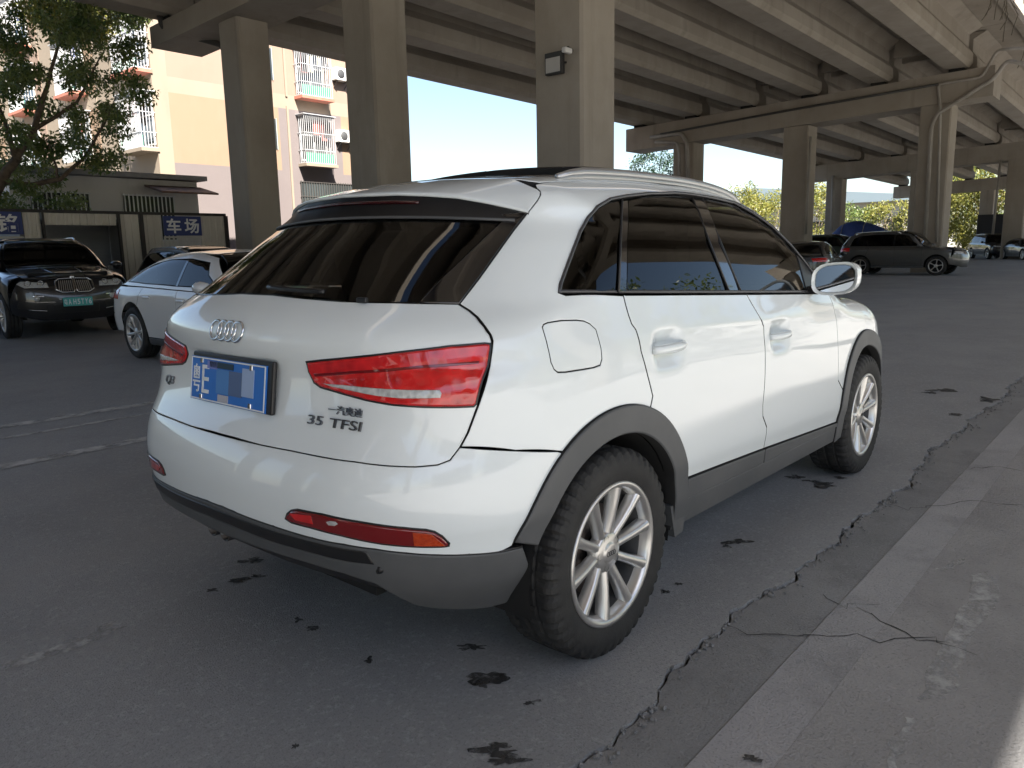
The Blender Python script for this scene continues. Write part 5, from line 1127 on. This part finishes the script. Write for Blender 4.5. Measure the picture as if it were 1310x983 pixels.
# ================================================================== the other parked cars (same kit, plainer)
def car_kit(name, label, P, paint, res=.07, group='parked cars', tread=False, details=None, glass=None, rim=None):
    S = Shape(**P['shape']); wb = P['wb']; hw = P['hw']; az = P.get('wr', .34); ar = az+.065; glass = glass or tint_d
    t = thing(name, label, 'car', group=group)
    SD = Flat((0, 1, 0)); OB = Flat((0, .75, -.62)); RE = Cyl(.3, .9); FR = Cyl(wb-.1, .9, True)
    def sp_(xz):
        xz = np.array(xz, float); O = np.stack([xz[:, 0], np.full(len(xz), -2.), xz[:, 1]], 1); return S.solve(O, np.tile([0, 1., 0], (len(O), 1)), 0, 2, 90)[0]
    def tp_(xy):
        xy = np.array(xy, float); O = np.stack([xy[:, 0], xy[:, 1], np.full(len(xy), 3.)], 1); return S.solve(O, np.tile([0, 0, -1.], (len(O), 1)), 0, 2.8, 110)[0]
    def cyl(axx, sg, th, z):
        q = np.radians(th); d = np.array([sg*math.cos(q), -math.sin(q), 0]); return S.solve(np.array([[axx, 0, z]])+d*2.4, -d[None], 0, 2.3, 90)[0][0]
    fp_ = lambda th, z: cyl(wb-.1, 1, th, z); rp_ = lambda th, z: cyl(.3, -1, th, z)
    A_ = lambda cx, a0, a1, n=16, r=ar: [(cx+r*math.cos(q), az+r*math.sin(q)) for q in np.radians(np.linspace(a0, a1, n))]
    zb = P['belt']; z0 = P.get('sill', .30); xr0, xf0 = P['xr'], P['xf']; d0, d1, d2 = P['doors']
    k = dict(res=res, edge=res*.6, gap=.004, bev=.005)
    s_a = math.degrees(math.asin((z0+.03-az)/ar)) if z0+.03 < az else 2
    quarter = A_(0, 180-s_a, 62)+[(d0, zb(d0)), (xr0, zb(xr0)), (xr0, z0+.12)]
    rdoor_ = [(d0, zb(d0))]+[(x, zb(x)) for x in np.linspace(d0, d1, 4)[1:]]+[(d1, z0)]+[(ar*math.cos(R(s_a)), z0)]+A_(0, s_a, 62)
    fdoor_ = [(x, zb(x)) for x in np.linspace(d1, d2, 4)]+[(d2, z0), (d1, z0)]
    wing_ = [(d2, zb(d2))]+[(x, zb(x)) for x in np.linspace(d2, xf0, 6)[1:]]+[(xf0, z0+.15)]+A_(wb, s_a, 180-s_a)+[(d2, z0)]
    for nm, o in (('rear_quarter', quarter), ('rear_door', rdoor_), ('front_door', fdoor_), ('front_wing', wing_)): panel(S, nm, sp_(o), SD, paint, t, mirror=True, **k)
    dl = sp_(P['dlo']); n0, n1 = P['dlo_low']          # window outline, first points are the lower edge
    up = np.vstack([sp_([(x, zb(x)) for x in np.linspace(P['xc0'], P['xa0'], 8)]), tp_(P['roof_edge'])])
    panel(S, 'roof_frame', up, OB, paint, t, holes=[dl], mirror=True, **k)
    xm = P['bpil']; zz = lambda x: 0
    lft = [p for p in P['dlo'] if p[0] <= xm]; rgt = [p for p in P['dlo'] if p[0] > xm]
    zl, zu = P['bz']
    panel(S, 'rear_side_window', sp_([p for p in P['dlo'] if p[0] < xm-.02][:0]+sorted_poly([p for p in P['dlo'] if p[0] < xm-.03]+[(xm-.03, zl), (xm-.03, zu)])), OB, glass, t, off=-.006, mirror=True, **k)
    panel(S, 'front_side_window', sp_(sorted_poly([p for p in P['dlo'] if p[0] > xm+.03]+[(xm+.03, zl), (xm+.03, zu)])), OB, glass, t, off=-.006, mirror=True, **k)
    panel(S, 'pillar_trim', sp_([(xm-.03, zl), (xm+.03, zl), (xm+.03, zu), (xm-.03, zu)]), OB, gloss_b, t, off=-.004, mirror=True, res=res, gap=0, bev=.002)
    panel(S, 'roof', sym(tp_([(P['roof'][0], 0)]+[(P['roof'][0], -P['roof'][2]*.9)]+[(x, -P['roof'][2]) for x in np.linspace(P['roof'][0]+.1, P['roof'][1]-.1, 4)]+[(P['roof'][1], -P['roof'][2]*.9), (P['roof'][1], 0)])), Flat((0, 0, -1)), paint, t, **k)
    panel(S, 'windscreen', sym(tp_(P['screen'])), Flat((0, 0, -1)), P.get('screen_m', tint), t, off=-.003, **k)
    panel(S, 'bonnet', sym(tp_(P['bonnet'])), Flat((0, 0, -1)), paint, t, **k)
    if 'rear_screen_top' in P:
        panel(S, 'rear_window', sym(tp_(P['rear_screen_top'])), Flat((0, 0, -1)), glass, t, off=-.003, **k); panel(S, 'boot_lid', sym(tp_(P['boot'])), Flat((0, 0, -1)), paint, t, **k)
        panel(S, 'rear_panel', sym(np.array([rp_(a, z) for a, z in P['rear_panel']])), RE, paint, t, **k)
    else:
        panel(S, 'rear_window', sym(np.array([rp_(a, z) for a, z in P['rear_screen']])), Flat((1, 0, 0)), glass, t, off=-.003, **k)
        panel(S, 'tailgate', sym(np.array([rp_(a, z) for a, z in P['rear_panel']])), RE, paint, t, **k)
    panel(S, 'rear_bumper', sym(np.array([rp_(a, z) for a, z in P['rbump']])), RE, paint if not P.get('dark_low') else cladding, t, **k)
    panel(S, 'front_bumper', sym(np.array([fp_(a, z) for a, z in P['fbump']])), FR, paint, t, **k)
    panel(S, 'sill', sp_([(x, z0+.0) for x in np.linspace(ar, wb-ar, 6)]+[(x, z0-.10) for x in np.linspace(wb-ar, ar, 6)]), SD, cladding, t, off=.004, mirror=True, **k)
    for a in P['tail']: panel(S, 'tail_light', np.array([rp_(*q) for q in a]), RE, red_lens, t, off=.006, mirror=True, res=res*.6, edge=.04)
    for a in P['head']: panel(S, 'headlight', np.array([fp_(*q) for q in a]), FR, P.get('head_m', clear_lens), t, off=.006, mirror=True, res=res*.6, edge=.04)
    mb = MB(); mb.box((wb/2, 0, (zb(wb/2)+.1)/2+.12), (wb+1.0, hw*1.25, zb(wb/2)-.42)); mb.box((wb/2, 0, .55), (wb-2*ar, hw*1.75, .5)); mb.build('floor_pan', under, t)
    for sy in (-1, 1):
        for cx in (0, wb):
            make_wheel('wheel', t, (cx, sy*(hw-.13), az), sy, Ro=az, Rr=P.get('rr', .235), w=.235, tread=tread, spokes=P.get('spokes', 10), rimm=rim)
            mb = MB(); mb.prism([(cx+(ar+.01)*math.cos(q), az+(ar+.01)*math.sin(q)) for q in np.radians(np.linspace(-8, 188, 16))], 1, sy*(hw-.27), sy*(hw-.29)); mb.build('wheel_liner', under, t)
        mz = zb(d2)+.07; mx = d2-.12; mb = MB(); V = []; 
        for i in range(7):
            tt = i/6; sc = math.sqrt(max(0, 1-tt**2.4))+.02
            for q in np.linspace(0, 6.283, 12, endpoint=False): V.append((mx+tt*.15, sy*(hw+.10+.10*math.cos(q)*sc), mz+.07*math.sin(q)*sc))
        mb.add(V, [(i*12+j, i*12+(j+1) % 12, (i+1)*12+(j+1) % 12, (i+1)*12+j) for i in range(6) for j in range(12)]+[tuple(range(12))], True); mb.bar((mx+.05, sy*(hw-.06), mz-.05), (mx+.05, sy*(hw+.03), mz-.03), .05); mb.build('door_mirror', paint, t)
        if P.get('rails'):
            xs_ = np.linspace(P['roof'][0]+.1, P['roof'][1]-.1, 10); q = tp_([(x, -P['roof'][2]) for x in xs_]); h = .05*np.clip(np.minimum((xs_-xs_[0])/.2, (xs_[-1]-xs_)/.2), 0, 1)**.5; mb = MB(); mb.tube((q+np.stack([0*h, 0*h, h], 1))*np.array([1, sy, 1]), .018, 6); mb.build('roof_rail', chrome, t)
        for dx in P['handles']:
            c = sp_([(dx, zb(dx)-.12)])[0]; mb = MB(); mb.box((c[0], (c[1]-.012)*sy, c[2]), (.19, .03, .03), bev=.01); mb.build('door_handle', P.get('handle_m', paint), t)
    mb = MB(); 
    for y in (-.4, .4): mb.box((wb*.45, y, zb(1)+.02), (.5, .5, .3), bev=.05); mb.box((wb*.45-.25, y, zb(1)+.12), (.14, .48, .5), bev=.05)
    mb.box((wb*.08, 0, zb(1)+.1), (.15, 1.2, .5), bev=.05); mb.build('seats', seat_m, t)
    if details: details(S, t, dict(fp=fp_, rp=rp_, FR=FR, RE=RE, sp=sp_, tp=tp_, OB=OB))
    return t
def sorted_poly(pts):
    """order window points round their middle"""
    a = np.array(pts, float); c = a.mean(0); o = np.argsort(np.arctan2(a[:, 1]-c[1], (a[:, 0]-c[0])*.5)); return [tuple(p) for p in a[o]]
def lin(*p): 
    xs_ = [q[0] for q in p]; zs_ = [q[1] for q in p]; return lambda x: float(np.interp(x, xs_, zs_))
def suv_spec(wb, ro, fo, hw, h, belt, hood, wr=.37, **kw):
    xr_, xf_ = -ro, wb+fo; s = h/1.75
    shape = dict(side=([-.9, -.75, -.6, -.45, -.25, -.05, -.01, .012, .06, .15, .3, .8], [hw-.10, hw-.06, hw-.035, hw-.012, hw-.002, hw-.006, hw-.008, hw-.016, hw-.035, hw-.065, hw-.12, hw-.3]),
      green=([.2, belt-.15, belt, belt+.2, belt+.4, belt+.5, belt+.6], [hw+.05, hw+.02, hw-.045, hw-.12, hw-.22, hw-.28, hw-.35]),
      rear=([.2, .35, .5, .7, .85, belt-.05, belt+.05, belt+.3, h-.12, h, h+.1], [xr_+.12, xr_+.03, xr_, xr_+.005, xr_+.04, xr_+.07, xr_+.10, xr_+.27, xr_+.43, xr_+.55, xr_+.7]),
      roof=([xr_-.1, xr_+.4, .3, .9, 1.4, wb*.5+.25, wb*.5+.5, wb-.52, wb-.40, wb-.1, wb+.45, wb+fo-.18, wb+fo-.02, wb+fo+.1], [h-.10, h-.06, h-.012, h, h-.01, h-.045, h-.14, hood+.10, hood+.055, hood+.02, hood-.05, hood-.12, hood-.28, hood-.5]),
      front=([.2, .4, .6, .8, hood-.05, hood+.1], [xf_-.10, xf_-.02, xf_, xf_-.02, xf_-.12, xf_-.3]), rear_curve=([.2, 2], [.12, .2]), rear_k=([.2, 2], [.34, .26]),
      plan=([xr_, -.3, .4, wb-.2, wb+.4, xf_], [-.05, -.015, 0, 0, -.02, -.07]), plan_green=([xr_, 0, 1, wb-.6], [-.07, -.01, 0, -.03]), crown=([xr_, 1, wb-.5, xf_], [.08, .08, .07, .10]), crease_z=([xr_, wb+fo], [belt-.08, belt-.13]), fc=.30, fk=.34, rk=.12, zb=.24)
    b_ = lin((xr_, belt+.02), (wb, belt-.02), (xf_, hood-.10)); xa0 = wb-.50
    dlo = [(xr_+.55, belt+.06), (.4, belt+.05), (1.2, belt+.045), (xa0-.12, belt+.04), (xa0-.35, belt+.20), (wb*.5+.35, h-.22), (wb*.5+.1, h-.165), (1.0, h-.145), (.3, h-.155), (xr_+.85, h-.20), (xr_+.68, h-.30)]
    sp_ = dict(shape=shape, wb=wb, hw=hw, belt=b_, sill=.38, xr=xr_+.33, xf=xf_-.42, doors=(.33, wb*.46, wb-.52), dlo=dlo, dlo_low=(0, 3), xc0=xr_+.33, xa0=xa0+.04, bpil=wb*.44, bz=(belt+.047, h-.16),
      roof_edge=[(xa0-.02, -hw+.16), (xa0-.2, -hw+.22), (wb*.5+.42, -hw+.315), (wb*.5+.1, -hw+.34), (1, -hw+.35), (.3, -hw+.35), (xr_+.62, -hw+.36), (xr_+.42, -hw+.3)],
      roof=(xr_+.60, wb*.5+.12, hw-.33), screen=[(wb*.5+.20, 0), (wb*.5+.19, -hw+.40), (wb*.5+.45, -hw+.33), (xa0-.15, -hw+.24), (xa0+.02, -hw+.26), (xa0+.10, -.3), (xa0+.12, 0)],
      bonnet=[(xa0+.15, 0), (xa0+.12, -.4), (xa0+.06, -hw+.22), (wb+.1, -hw+.20), (xf_-.32, -hw+.28), (xf_-.20, -hw+.5), (xf_-.16, 0)],
      rear_screen=[(0, h-.16), (18, h-.165), (30, h-.19), (33, belt+.12), (0, belt+.10)], rear_panel=[(0, belt+.09), (33, belt+.11), (42, belt+.02), (42, .62), (0, .60)], rbump=[(0, .59), (45, .61), (52, .58), (52, .38), (0, .34)],
      fbump=[(0, hood-.16), (30, hood-.15), (48, hood-.15), (58, .62), (58, .42), (30, .30), (0, .29)], tail=[[(22, belt-.02), (50, belt+.0), (52, belt-.16), (24, belt-.14)]], head=[[(25, hood-.20), (46, hood-.17), (50, hood-.21), (42, hood-.28), (23, hood-.28)]],
      handles=(.55, wb*.46+.15), wr=wr, rr=wr-.115, rails=True); sp_.update(kw); return sp_
def sedan_spec(wb, ro, fo, hw, h, belt, hood, wr=.33, **kw):
    xr_, xf_ = -ro, wb+fo
    shape = dict(side=([-.8, -.65, -.5, -.4, -.2, -.05, -.01, .012, .06, .15, .3, .8], [hw-.08, hw-.05, hw-.025, hw-.012, hw-.002, hw-.006, hw-.008, hw-.016, hw-.035, hw-.065, hw-.12, hw-.3]),
      green=([.2, belt-.15, belt, belt+.2, belt+.4, belt+.5], [hw+.05, hw+.02, hw-.045, hw-.15, hw-.27, hw-.34]),
      rear=([.2, .35, .5, .7, .85, belt+.05, h], [xr_+.12, xr_+.02, xr_, xr_+.005, xr_+.02, xr_+.06, xr_+.2]),
      roof=([xr_-.1, xr_+.15, xr_+.40, -.15, .3, .8, 1.2, 1.6, 1.85, wb-.62, wb-.45, wb-.2, wb+.4, wb+fo-.15, wb+fo+.1], [belt+.0, belt+.05, belt+.09, belt+.24, h-.08, h-.01, h, h-.03, h-.075, hood+.16, hood+.07, hood+.03, hood-.04, hood-.13, hood-.4]),
      front=([.2, .4, .6, .75, hood, hood+.1], [xf_-.10, xf_-.02, xf_, xf_-.03, xf_-.18, xf_-.3]), rear_curve=([.2, 2], [.14, .2]), rear_k=([.2, 2], [.34, .3]),
      plan=([xr_, -.3, .4, wb-.2, wb+.4, xf_], [-.05, -.012, 0, 0, -.02, -.08]), plan_green=([xr_, 0, 1, wb-.5], [-.10, -.03, 0, -.04]), crown=([xr_, 1, wb-.5, xf_], [.08, .10, .09, .10]), crease_z=([xr_, wb+fo], [belt-.06, belt-.13]), fc=.36, fk=.34, rk=.12, zb=.20)
    b_ = lin((xr_, belt), (0, belt+.01), (wb, belt-.05), (xf_, hood-.12)); xa0 = wb-.56
    dlo = [(-.28, belt+.06), (.4, belt+.045), (1.2, belt+.03), (xa0-.12, belt+.02), (xa0-.42, belt+.16), (1.75, h-.15), (1.3, h-.105), (.8, h-.11), (.3, h-.165), (.0, h-.24)]
    sp_ = dict(shape=shape, wb=wb, hw=hw, belt=b_, sill=.30, xr=xr_+.36, xf=xf_-.42, doors=(.30, wb*.45, wb-.58), dlo=dlo, dlo_low=(0, 3), xc0=-.62, xa0=xa0+.04, bpil=wb*.43, bz=(belt+.033, h-.115),
      roof_edge=[(xa0-.03, -hw+.15), (xa0-.3, -hw+.24), (1.8, -hw+.34), (1.3, -hw+.37), (.8, -hw+.37), (.3, -hw+.36), (-.15, -hw+.30), (-.5, -hw+.22)],
      roof=(.32, 1.62, hw-.36), screen=[(1.68, 0), (1.67, -hw+.42), (1.95, -hw+.34), (xa0-.2, -hw+.25), (xa0+.0, -hw+.25), (xa0+.08, -.3), (xa0+.10, 0)],
      bonnet=[(xa0+.14, 0), (xa0+.10, -.4), (xa0+.05, -hw+.20), (wb+.1, -hw+.20), (xf_-.36, -hw+.30), (xf_-.22, -hw+.5), (xf_-.18, 0)],
      rear_screen_top=[(.26, 0), (.26, -hw+.42), (-.1, -hw+.34), (-.42, -hw+.27), (-.56, -.3), (-.58, 0)], boot=[(-.62, 0), (-.60, -.35), (-.48, -hw+.24), (xr_+.35, -hw+.22), (xr_+.14, -hw+.4), (xr_+.10, 0)],
      rear_panel=[(0, belt+.0), (35, belt+.0), (44, belt-.02), (46, .58), (0, .55)], rbump=[(0, .54), (46, .57), (54, .58), (54, .34), (0, .30)], fbump=[(0, hood-.17), (30, hood-.16), (48, hood-.15), (58, .60), (58, .36), (30, .26), (0, .25)],
      tail=[[(20, belt-.05), (48, belt-.04), (50, belt-.17), (22, belt-.16)]], head=[[(24, hood-.18), (50, hood-.13), (54, hood-.2), (44, hood-.29), (22, hood-.28)]], handles=(.52, wb*.45+.15), wr=wr, rr=wr-.10); sp_.update(kw); return sp_
black_p = mat('black_car_paint', (.008, .008, .010), .3, coat=1); silver_p = mat('silver_car_paint', (.13, .13, .125), .38, metal=.7, coat=1); pearl = mat('pearl_car_paint', (.82, .82, .81), .35, coat=1); grey_p = mat('dark_car_paint', (.025, .027, .03), .35, coat=1); brown_p = mat('bronze_car_paint', (.12, .10, .08), .35, metal=.5, coat=1); green_car = mat('dark_green_paint', (.012, .03, .024), .35, coat=1)
def bmw_front(S, t, K):
    fp_, FR = K['fp'], K['FR']
    for sy in (1, -1):
        o = np.array([fp_(1.0, .97), fp_(15, .965), fp_(18, .93), fp_(17, .80), fp_(12, .755), fp_(2, .755), fp_(1.0, .79)])*np.array([1, sy, 1])
        gr = panel(S, 'kidney_grille', o, FR, black_pl, t, off=.004, res=.08, edge=.05)
        N_ = S.normal(o); mb = MB(); mb.tube(dens(o+N_*.016, .05), .013, 6, closed=True); mb.build('grille_frame', chrome, gr)
        for k in range(7):
            a = 3.2+k*1.9; p0, p1 = fp_(a, .785), fp_(a, .945); mb = MB(); mb.bar((p0+np.array([.016, 0, 0]))*np.array([1, sy, 1]), (p1+np.array([.016, 0, 0]))*np.array([1, sy, 1]), .012, .02); mb.build('grille_slat', alloy, gr)
        for a in (30, 40):      # lamp rings
            p = fp_(a, .905); n_ = S.normal(p[None])[0]; e = np.cross(n_, [0, 0, 1]); e /= np.linalg.norm(e); u = np.cross(e, n_); mb = MB(); mb.tube([(p+n_*.014+.045*(math.cos(q)*e+math.sin(q)*u))*np.array([1, sy, 1]) for q in np.linspace(0, 6.283, 18, endpoint=False)], .008, 6, closed=True); mb.build('lamp_ring', chrome, t)
        q = np.array([fp_(24, .60), fp_(48, .62), fp_(50, .52), fp_(26, .47)])*np.array([1, sy, 1]); panel(S, 'air_intake', q, FR, black_pl, t, off=.003, res=.08, edge=.05)
        p = fp_(33, .67); mb = MB(); mb.lathe([(0, .02), (.04, .02), (.045, 0)], p*np.array([1, sy, 1]), 0, 16); mb.build('fog_lamp', clear_lens, t)
        q = np.array([fp_(27, .715), fp_(36, .72), fp_(36, .70), fp_(27, .69)])*np.array([1, sy, 1]); panel(S, 'bumper_trim', q, FR, chrome, t, off=.006, res=.08, edge=.05)
        q = np.array([fp_(26, .475), fp_(40, .50), fp_(40, .485), fp_(26, .455)])*np.array([1, sy, 1]); panel(S, 'bumper_trim', q, FR, chrome, t, off=.008, res=.08, edge=.05)
    panel(S, 'lower_grille', sym(np.array([fp_(0, .56), fp_(20, .56), fp_(20, .42), fp_(0, .42)])), FR, black_pl, t, off=.003, res=.08, edge=.05)
    c = fp_(0, .60)+np.array([.03, 0, 0]); mb = MB(); mb.box(c, (.012, .44, .14)); pl = mb.build('number_plate', plate_g, t)
    for ch, y, w_ in (('粤', -.180, .05), ('A', -.120, .045), ('H', -.048, .045), ('5', .012, .042), ('T', .070, .045), ('Y', .128, .045), ('6', .184, .042)): text_at('plate_character', ch, .1, c+np.array([.0075, y, 0]), (0, 1, 0), (0, 0, 1), plate_w, pl, .001, fit=(w_, .09), bold=.002)
    for ch in list(pl.children): ch.location = (0, 0, 0)
    for y in (-.28, .28):   # bonnet creases
        q = K['tp']([(x, y*(1.0-.28*(x-2.5)/1.2)) for x in np.linspace(2.6, 3.6, 8)]); mb = MB(); mb.tube(q+np.array([0, 0, -.004]), .012, 6); mb.build('bonnet_crease', black_p, t)
    p = fp_(0, .995); mb = MB(); mb.lathe([(0, .012), (.03, .012), (.037, .0)], p, 0, 20); mb.build('front_emblem', chrome, t)
def place(t, rear_axle, heading): t.location = (rear_axle[0], rear_axle[1], 0); t.rotation_euler = (0, 0, R(heading)); return t
# black SUV facing the camera by the fence: its front wheels stand at about (2.4, 12.5) and (3.9, 12.3)
hd = -97; wbB = 2.93; fx, fy = 3.18, 12.55
bm_ = car_kit('parked_car', 'black SUV facing the camera in front of the fence gate', suv_spec(wbB, .97, .87, .965, 1.70, 1.12, 1.12, .375, screen_m=tint_d, rails=True, spokes=10, head_m=clear_lens), black_p, res=.06, details=bmw_front)
place(bm_, (fx-wbB*math.cos(R(hd)), fy-wbB*math.sin(R(hd))), hd)
wsd = car_kit('parked_car', 'white saloon car parked behind the white SUV, beside the black SUV', sedan_spec(2.85, .98, .86, .91, 1.385, .93, .93, .335, spokes=10), pearl, res=.06)
place(wsd, (3.30, 8.1), -91)
sv = car_kit('parked_car', 'silver grey SUV parked side-on under the far side of the viaduct', suv_spec(2.80, 1.0, .92, .93, 1.74, 1.09, 1.09, .365, spokes=5, head_m=clear_lens), silver_p, res=.08)
place(sv, (32.2, 7.75), -91)
def recolour(t, paint, m_old):
    for o in t.children:
        if o.type == 'MESH' and o.material_slots and o.material_slots[0].material == m_old: o.material_slots[0].link = 'OBJECT'; o.material_slots[0].material = paint
def clone(src, lb, paint, m_old, pos, heading):
    t = copy_tree(src); t['label'] = lb; recolour(t, paint, m_old); return place(t, pos, heading)
clone(sv, 'grey SUV with roof rails, only its roof showing behind the white saloon', brown_p, silver_p, (6.75, 15.5), -92).scale = (.9, .9, .88)
clone(wsd, 'dark saloon seen from behind, next to the white SUV door mirror', grey_p, pearl, (21.9, 6.7), 12)
clone(sv, 'black SUV behind the dark saloon, left of the silver SUV', grey_p, silver_p, (27.5, 10.6), 10)
clone(sv, 'dark green SUV parked behind the silver SUV', green_car, silver_p, (38.5, 12.5), -91)
clone(sv, 'black SUV under the rightmost pillar, left one of the pair', black_p, silver_p, (62.5, 8.6), -150)
clone(wsd, 'dark saloon beside the black SUV under the rightmost pillar', grey_p, pearl, (59.5, 6.2), -150)
clone(wsd, 'small white car at the right edge of the picture', pearl, pearl, (58.0, 1.9), -95)
clone(sv, 'dark SUV far back between the middle pillar and the warehouse', grey_p, silver_p, (52.0, 17.5), -91)
clone(sv, 'bronze SUV parked beyond the dark box van', brown_p, silver_p, (67.0, 4.6), -150)
# dark box van and a tarpaulin-covered load
vanm = mat('van_dark', (.02, .02, .022), .5)
van = thing('box_van', 'dark box van standing beyond the parked cars at the right', 'van', (72, 8.6, 0), R(-95))
mb = MB(); mb.box((0, 0, 2.0), (4.2, 2.1, 2.6), bev=.06); mb.build('cargo_box', vanm, van)
mb = MB(); mb.prism([(2.15, .5), (3.7, .5), (3.75, 1.2), (3.45, 1.35), (3.0, 2.3), (2.15, 2.35)], 1, -.95, .95); cabv = mb.build('cab', vanm, van)
mb = MB(); mb.prism([(3.42, 1.42), (3.48, 1.40), (3.08, 2.22), (3.03, 2.2)], 1, -.85, .85); mb.build('windscreen', tint_d, cabv)
for cx in (-1.2, 2.9):
    for sy in (-1, 1): make_wheel('wheel', van, (cx, sy*.9, .38), sy, Ro=.38, Rr=.2, w=.22, tread=False, spokes=5)
mb = MB(); mb.box((1.2, 0, .55), (5.0, .9, .3)); mb.build('chassis', under, van)
tarp = mat('blue_tarpaulin', (.03, .06, .22), .6, col2=(.05, .09, .30), nscale=2, bump=.3, bscale=4)
rg = np.random.default_rng(5); nx, ny = 26, 18; V = []
for i in range(nx):
    for j in range(ny):
        u, v = i/(nx-1)*2-1, j/(ny-1)*2-1; hgt = 2.6*(1-abs(u)**3.5)**.6*(1-abs(v)**4)**.6*(.82+.18*math.sin(u*2.1+.6)) if abs(u) < 1 and abs(v) < 1 else 0
        V.append((v*1.3, u*2.4, hgt+rg.normal()*.03*(hgt > .1)))
tp1 = thing('covered_load', 'load under a blue tarpaulin behind the silver SUV', 'covered load', (47.0, 12.1, 0)); mb = MB(); mb.add(V, grid_faces(nx, ny), True); mb.build('tarpaulin', tarp, tp1)
mb = MB(); 
for u in (-1.2, 0, 1.2): mb.tube([(v*1.33, u, 2.45*(1-abs(v)**4)**.6+.02) for v in np.linspace(-.97, .97, 12)], .02, 5)
mb.build('rope', mat('rope', (.3, .28, .22), .9), tp1)
